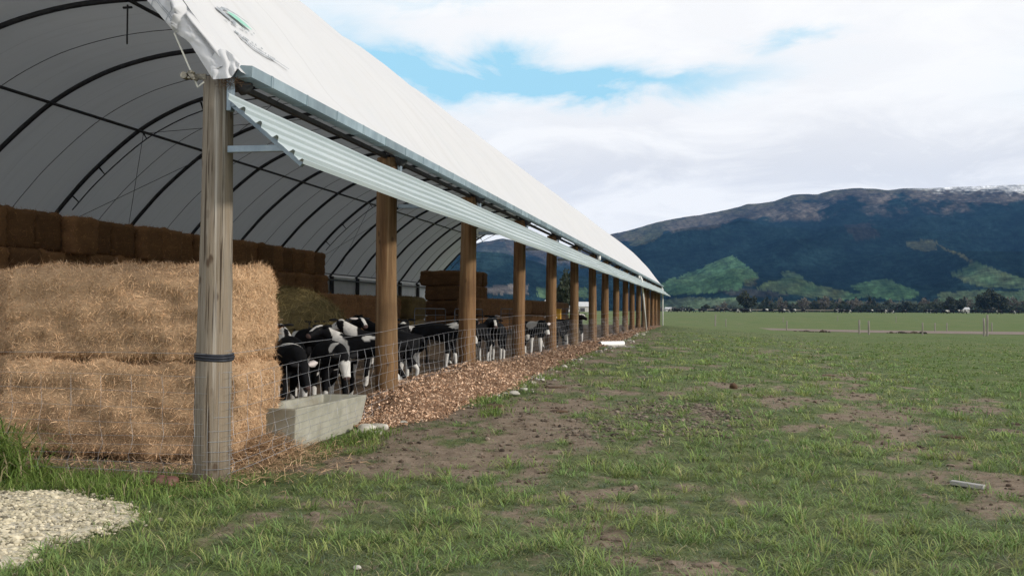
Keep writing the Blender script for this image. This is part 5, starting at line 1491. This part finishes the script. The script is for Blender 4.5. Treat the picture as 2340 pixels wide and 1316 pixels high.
# ------------------------------------------------------------------ field fence posts
fence_pts = [(.4, 123.6, 1.35, 'dark fence post nearest the end of the shelter'), (1.6, 124.5, .9, 'thin short fence stake beside the dark post'), (11.4, 86.8, 1.1, 'left one of the close pair of fence posts by the track'), (11.75, 84.2, 1.05, 'right one of the close pair of fence posts by the track'),
             (19.5, 82.1, 1.3, 'short post of the pair at the right by the track'), (19.85, 82.6, 1.55, 'tall post of the pair at the right by the track'), (20.8, 105.9, .8, 'thin post beyond the track, left of its neighbour'), (22.0, 106.6, .8, 'thin post beyond the track, right of its neighbour'), (11.6, 180, .9, 'faint fence stake out in the field behind the track'), (22.5, 200, .9, 'faint fence stake farther out in the field'), (31.0, 190, 1.0, 'faint pale fence stake near the middle of the far field'), (15.6, 84.0, .95, 'thin stake between the two post pairs by the track'), (27.5, 83.5, 1.0, 'thin stake at the right edge of the photo by the track'), (7.0, 103.5, .9, 'thin stake beside the left end of the track'), (26.0, 106.5, .85, 'thin stake beyond the track, right of the tall post'), (14.5, 110.5, .85, 'thin stake beyond the track, left of the thin pair')]
fv_, ff_ = post_mesh(.075, .07, 0, 1.0, 400, 10, 5)
fp0 = None
for i, (x, y, h_, lab) in enumerate(fence_pts):
    o_ = mesh_np('fence_post', fv_, ff_, m_fpost) if fp0 is None else fp0.copy()
    if fp0 is None: fp0 = o_
    else: COL.objects.link(o_)
    wk = .75 if 'thin' in lab or 'faint' in lab else 1.0
    o_.location = (x, y, gz(x, y) - .05); o_.scale = (wk, wk, h_ + .05); o_.rotation_euler = (0, R(1.5 * math.sin(i * 2)), i); tag(o_, lab, 'fence post', 'fence posts along the farm track')

# ------------------------------------------------------------------ far herd
def herd_cow(graze, seed):
    rs_ = np.random.default_rng(seed); mb = MB()
    mb.tube([(-1.0, 0, 1.05), (-.75, 0, 1.08), (0, 0, 1.02), (.6, 0, 1.05), (.85, 0, 1.1)], [.16, .34, .40, .37, .22], 10)
    nk = [(.75, 0, 1.1), (1.1, 0, .75 if graze else 1.3), (1.25, 0, .35 if graze else 1.45), (1.45, 0, .12 if graze else 1.3)]
    mb.tube(nk, [.22, .16, .14, .09], 8)
    for sx in (-.72, .58):
        for s_ in (-1, 1): mb.tube([(sx, s_ * .2, .9), (sx + .03, s_ * .2, .45), (sx, s_ * .2, 0)], [.14, .08, .065], 7)
    mb.tube([(-1.0, 0, 1.1), (-1.12, 0, .9), (-1.1, 0, .5)], [.04, .03, .04], 5)
    me = bpy.data.meshes.new('herd_cow'); me.from_pydata([tuple(v) for v in mb.v], [], mb.f)
    V = np.array([tuple(v) for v in mb.v]); K = rs_.normal(0, 3, (5, 3)); s_ = sum(np.sin(V @ K[i] + i) for i in range(5))
    wh = s_ > (2.8 if seed % 3 else 1.6); cl = np.where(wh[:, None], np.array([.55, .54, .5]), np.array([.012, .012, .013]))
    at = me.attributes.new('tint', 'FLOAT_COLOR', 'POINT'); at.data.foreach_set('color', np.concatenate([cl, np.ones((len(V), 1))], 1).astype(np.float32).ravel())
    me.materials.append(m_coat); me.polygons.foreach_set('use_smooth', [True] * len(me.polygons))
    return me
cm = [herd_cow(i % 3 != 0, 90 + i) for i in range(6)]
rs = np.random.default_rng(31)
hx = np.concatenate([rs.uniform(1525, 1790, 34), rs.uniform(1790, 2340, 34), np.array([1925, 1932, 1938])])
for i, px in enumerate(hx):
    dist = rs.uniform(430, 500); a_, _ = azel(px, 712); x, y = dist * math.sin(a_), dist * math.cos(a_)
    o_ = link(bpy.data.objects.new('cow', cm[i % 6])); o_.location = (x, y, gz(x, y) - .02); o_.rotation_euler = (0, 0, rs.choice([0, math.pi]) + rs.normal(0, .5))
    s_ = rs.uniform(.95, 1.15); o_.scale = (s_, s_, s_)
    tag(o_, 'distant black and white cow grazing along the far edge of the field', 'cow', 'herd grazing along the far field edge')
# pale lane / rail behind the herd
a0, _ = azel(1560, 710); a1, _ = azel(1905, 710)
mb = MB(); LN = 12
for i in range(LN):
    pa = [a0 + (a1 - a0) * (i + k) / LN for k in (0, 1)]
    q = [(515 * math.sin(p_), 515 * math.cos(p_)) for p_ in pa]
    mb.bar((q[0][0], q[0][1], gz(*q[0]) + .95), (q[1][0], q[1][1], gz(*q[1]) + .95), .06, .5)
    mb.bar((q[0][0], q[0][1], gz(*q[0])), (q[0][0], q[0][1], gz(*q[0]) + 1.1), .2, .2)
tag(mb.build('rail_fence', noisy('pale_rail', (.20, .18, .145), (.27, .24, .19), 1, .9, 0)), 'long pale rail fence behind the distant herd', 'fence')

# ------------------------------------------------------------------ trees and farm buildings at the foot of the hills
def tree_proto(kind, seed):
    rs_ = np.random.default_rng(seed)
    mt_ = MB()
    mt_.tube([(0, 0, -.3), (.05, 0, 1.5), (.1, .05, 3.2)], [.28, .22, .12], 7)
    for i in range(5):
        a_ = i * 1.26 + seed; mt_.tube([(.03, 0, 1.4 + .3 * i), (1.0 * math.cos(a_), 1.0 * math.sin(a_), 2.6 + .4 * i), (1.7 * math.cos(a_), 1.7 * math.sin(a_), 3.6 + .5 * i)], [.11, .07, .03], 5)
    ncl = {'round': 26, 'bare': 22, 'cone': 24, 'hedge': 26}[kind]
    cs = []
    for i in range(ncl):
        d_ = rs_.normal(0, 1, 3); d_ /= np.linalg.norm(d_)
        if kind == 'round': c_ = d_ * np.array([2.4, 2.4, 2.3]) * rs_.uniform(.45, 1) + [0, 0, 3.7]; rad = rs_.uniform(.6, 1.1)
        elif kind == 'bare': c_ = d_ * np.array([1.9, 1.9, 2.3]) * rs_.uniform(.4, 1) + [0, 0, 3.6]; rad = rs_.uniform(.5, .9)
        elif kind == 'cone': h_ = rs_.random(); c_ = np.array([d_[0] * 1.5 * (1 - h_), d_[1] * 1.5 * (1 - h_), .6 + 6.5 * h_]); rad = .9 * (1 - h_) + .25
        else: c_ = d_ * np.array([3.6, 1.5, 1.4]) + [0, 0, 1.9]; rad = rs_.uniform(.6, 1.0)
        cs.append((c_, rad))
    nl = 70 if kind == 'bare' else 130
    P = np.concatenate([c_ + (lambda q_: q_ / np.linalg.norm(q_, axis=1)[:, None] * rs_.uniform(.3, 1.1, (nl, 1)))(rs_.normal(0, 1, (nl, 3))) * rad for c_, rad in cs])
    P[:, 2] = np.maximum(P[:, 2], .25)
    n = len(P); a = rs_.normal(0, 1, (n, 3)); a /= np.linalg.norm(a, axis=1)[:, None]; b = rs_.normal(0, 1, (n, 3)); b -= a * (a * b).sum(1)[:, None]; b /= np.linalg.norm(b, axis=1)[:, None]
    s_ = rs_.uniform(.14, .34, (n, 1))
    V = np.stack([P + a * s_, P + b * s_ * .7, P - a * s_, P - b * s_ * .7], 1).reshape(-1, 3)
    base = {'round': np.array([.034, .042, .025]), 'bare': np.array([.125, .115, .095]), 'cone': np.array([.028, .042, .030]), 'hedge': np.array([.046, .060, .042])}[kind]
    cl = base * rs_.uniform(.6, 1.6, (n, 1))
    return mt_, V, np.arange(n * 4).reshape(-1, 4), np.repeat(cl, 4, 0)
def tree(kind, seed):
    mt_, V, F4, tn_ = tree_proto(kind, seed)
    r_ = empty('tree'); mt_.build('trunk', m_bark, r_, smooth=True)
    mesh_np('crown', V, [F4], m_leaf, r_, smooth=False, attrs={'tint': tn_})
    return r_
protos = {k: [tree(k, s_) for s_ in (1, 2)] for k in ('round', 'bare', 'cone', 'hedge')}
tused = set()
def plant(kind, px, dist, hgt, wid, label, j, group='trees along the foot of the hills'):
    src = protos[kind][j % 2]
    o_ = src if src.name not in tused else copy_tree(src)
    tused.add(src.name)
    a_, _ = azel(px, 712); x, y = dist * math.sin(a_), dist * math.cos(a_)
    PH = {'round': 6.3, 'bare': 6.2, 'cone': 7.2, 'hedge': 3.9}[kind]; PW = {'round': 5.6, 'bare': 4.6, 'cone': 3.2, 'hedge': 8.0}[kind]
    s_ = hgt / PH
    z = gz(x, y) if dist < 1240 else 3.0
    o_.location = (x, y, z - .2); o_.scale = (wid / PW, wid / PW * (.5 if kind == 'hedge' else 1), s_); o_.rotation_euler = (0, 0, rs.random() * 6.28 if kind != 'hedge' else -a_ + rs.normal(0, .2))
    return tag(o_, label, 'tree', group)
plant('round', 1705, 560, 10.2, 10.5, 'big dark round tree standing alone behind the herd', 0)
plant('round', 1611, 640, 5.0, 5.5, 'small dark bush-like tree left of the big round tree', 1)
o_ = plant('bare', 1655, 700, 7.0, 5.5, 'pale yellowish tree between the small and the big dark tree', 0)
plant('round', 2171, 640, 9.5, 10, 'dark spreading tree left of the white gable', 1)
plant('round', 2258, 620, 12.5, 13, 'tall dark tree mass at the right edge of the tree belt, left one', 0)
plant('round', 2282, 640, 11, 11, 'tall dark tree mass at the right edge of the tree belt, right one', 1)
plant('cone', 1987, 720, 11, 6, 'pointed dark conifer in the middle of the tree belt', 0)
plant('cone', 2192, 680, 7, 4.5, 'small pointed conifer just right of the dark spreading tree', 1)
plant('round', 1290, 160, 7.6, 4.2, 'dark tree seen through the far end of the shelter', 0)
for i in range(120):
    px = rs.uniform(1725, 2085) if i < 76 else rs.uniform(2095, 2350)
    kd = ['hedge', 'round', 'bare', 'hedge', 'cone', 'bare', 'round', 'hedge'][i % 8]
    dd = rs.uniform(650, 860)
    lb = {'hedge': 'low dark shelter hedge piece in the distant tree belt', 'round': 'rounded dark tree in the distant tree belt', 'bare': 'greyish leafless tree in the distant tree belt', 'cone': 'small conifer in the distant tree belt'}[kd]
    plant(kd, px, dd, {'hedge': 6.4, 'round': 7.6, 'bare': 9.4, 'cone': 9.5}[kd] * rs.uniform(.75, 1.15), {'hedge': 17, 'round': 7.5, 'bare': 8, 'cone': 4.5}[kd] * rs.uniform(.8, 1.2), lb, i, 'distant tree belt: ' + kd)
for i in range(12):
    plant('hedge' if i % 2 else 'bare', rs.uniform(1500, 1700), rs.uniform(760, 900), rs.uniform(3.5, 6.5), rs.uniform(7, 12), 'low hedge tree behind the end of the shelter roof' if i % 2 else 'thin leafless tree behind the end of the shelter roof', i, 'hedge trees at left of the field')
def farm(px, dist, L, Wd, hgt, label):
    a_, _ = azel(px, 712); x, y = dist * math.sin(a_), dist * math.cos(a_)
    r_ = empty('farm_building', (x, y, gz(x, y)), -a_ + .3); tag(r_, label, 'building')
    mb = MB(); mb.box((0, 0, hgt / 2), (L, Wd, hgt)); 
    mb.build('wall', m_wallb, r_)
    mb = MB(); h2, l2, w2 = hgt, L / 2 + .3, Wd / 2 + .4
    mb.add([(-l2, -w2, h2), (l2, -w2, h2), (l2, w2, h2), (-l2, w2, h2), (-l2, 0, h2 + Wd * .32), (l2, 0, h2 + Wd * .32)], [(0, 1, 5, 4), (2, 3, 4, 5), (0, 4, 3), (1, 2, 5), (0, 3, 2, 1)])
    mb.build('roof', m_roofw, r_)
    mb = MB(); mb.box((0, -Wd / 2 - .02, hgt * .4), (L * .25, .05, hgt * .7)); mb.build('door', m_steel, r_)
farm(1277, 420, 11, 8, 2.2, 'white roofed farm building seen between the fifth and sixth posts')
farm(1326, 430, 8, 6, 2.2, 'pale roofed farm building seen between the sixth and seventh posts')
farm(1146, 700, 8, 6, 2.6, 'tiny white farm building seen below the hills between third and fourth posts')
farm(2206, 690, 3.6, 4, 2.6, 'small white gabled house among the distant trees')
farm(1527, 700, 4, 4, 2.0, 'low pale house just right of the shelter end')

# ------------------------------------------------------------------ thin blue air over the distance
HAZE = True
if HAZE:
    m_air, t = new_mat('air')
    vol = t.n('ShaderNodeVolumePrincipled', {'Color': (0.18, 0.46, 1.0, 1), 'Density': 5.2e-5, 'Anisotropy': 0.0})
    t.n('ShaderNodeOutputMaterial', {'Volume': vol.outputs[0]})
    mb = MB(); mb.box((0, 1900, 279), (9000, 6200, 640))
    hz = mb.build('haze', m_air); tag(hz, 'thin blue air over the far hills', None, None, 'stuff')
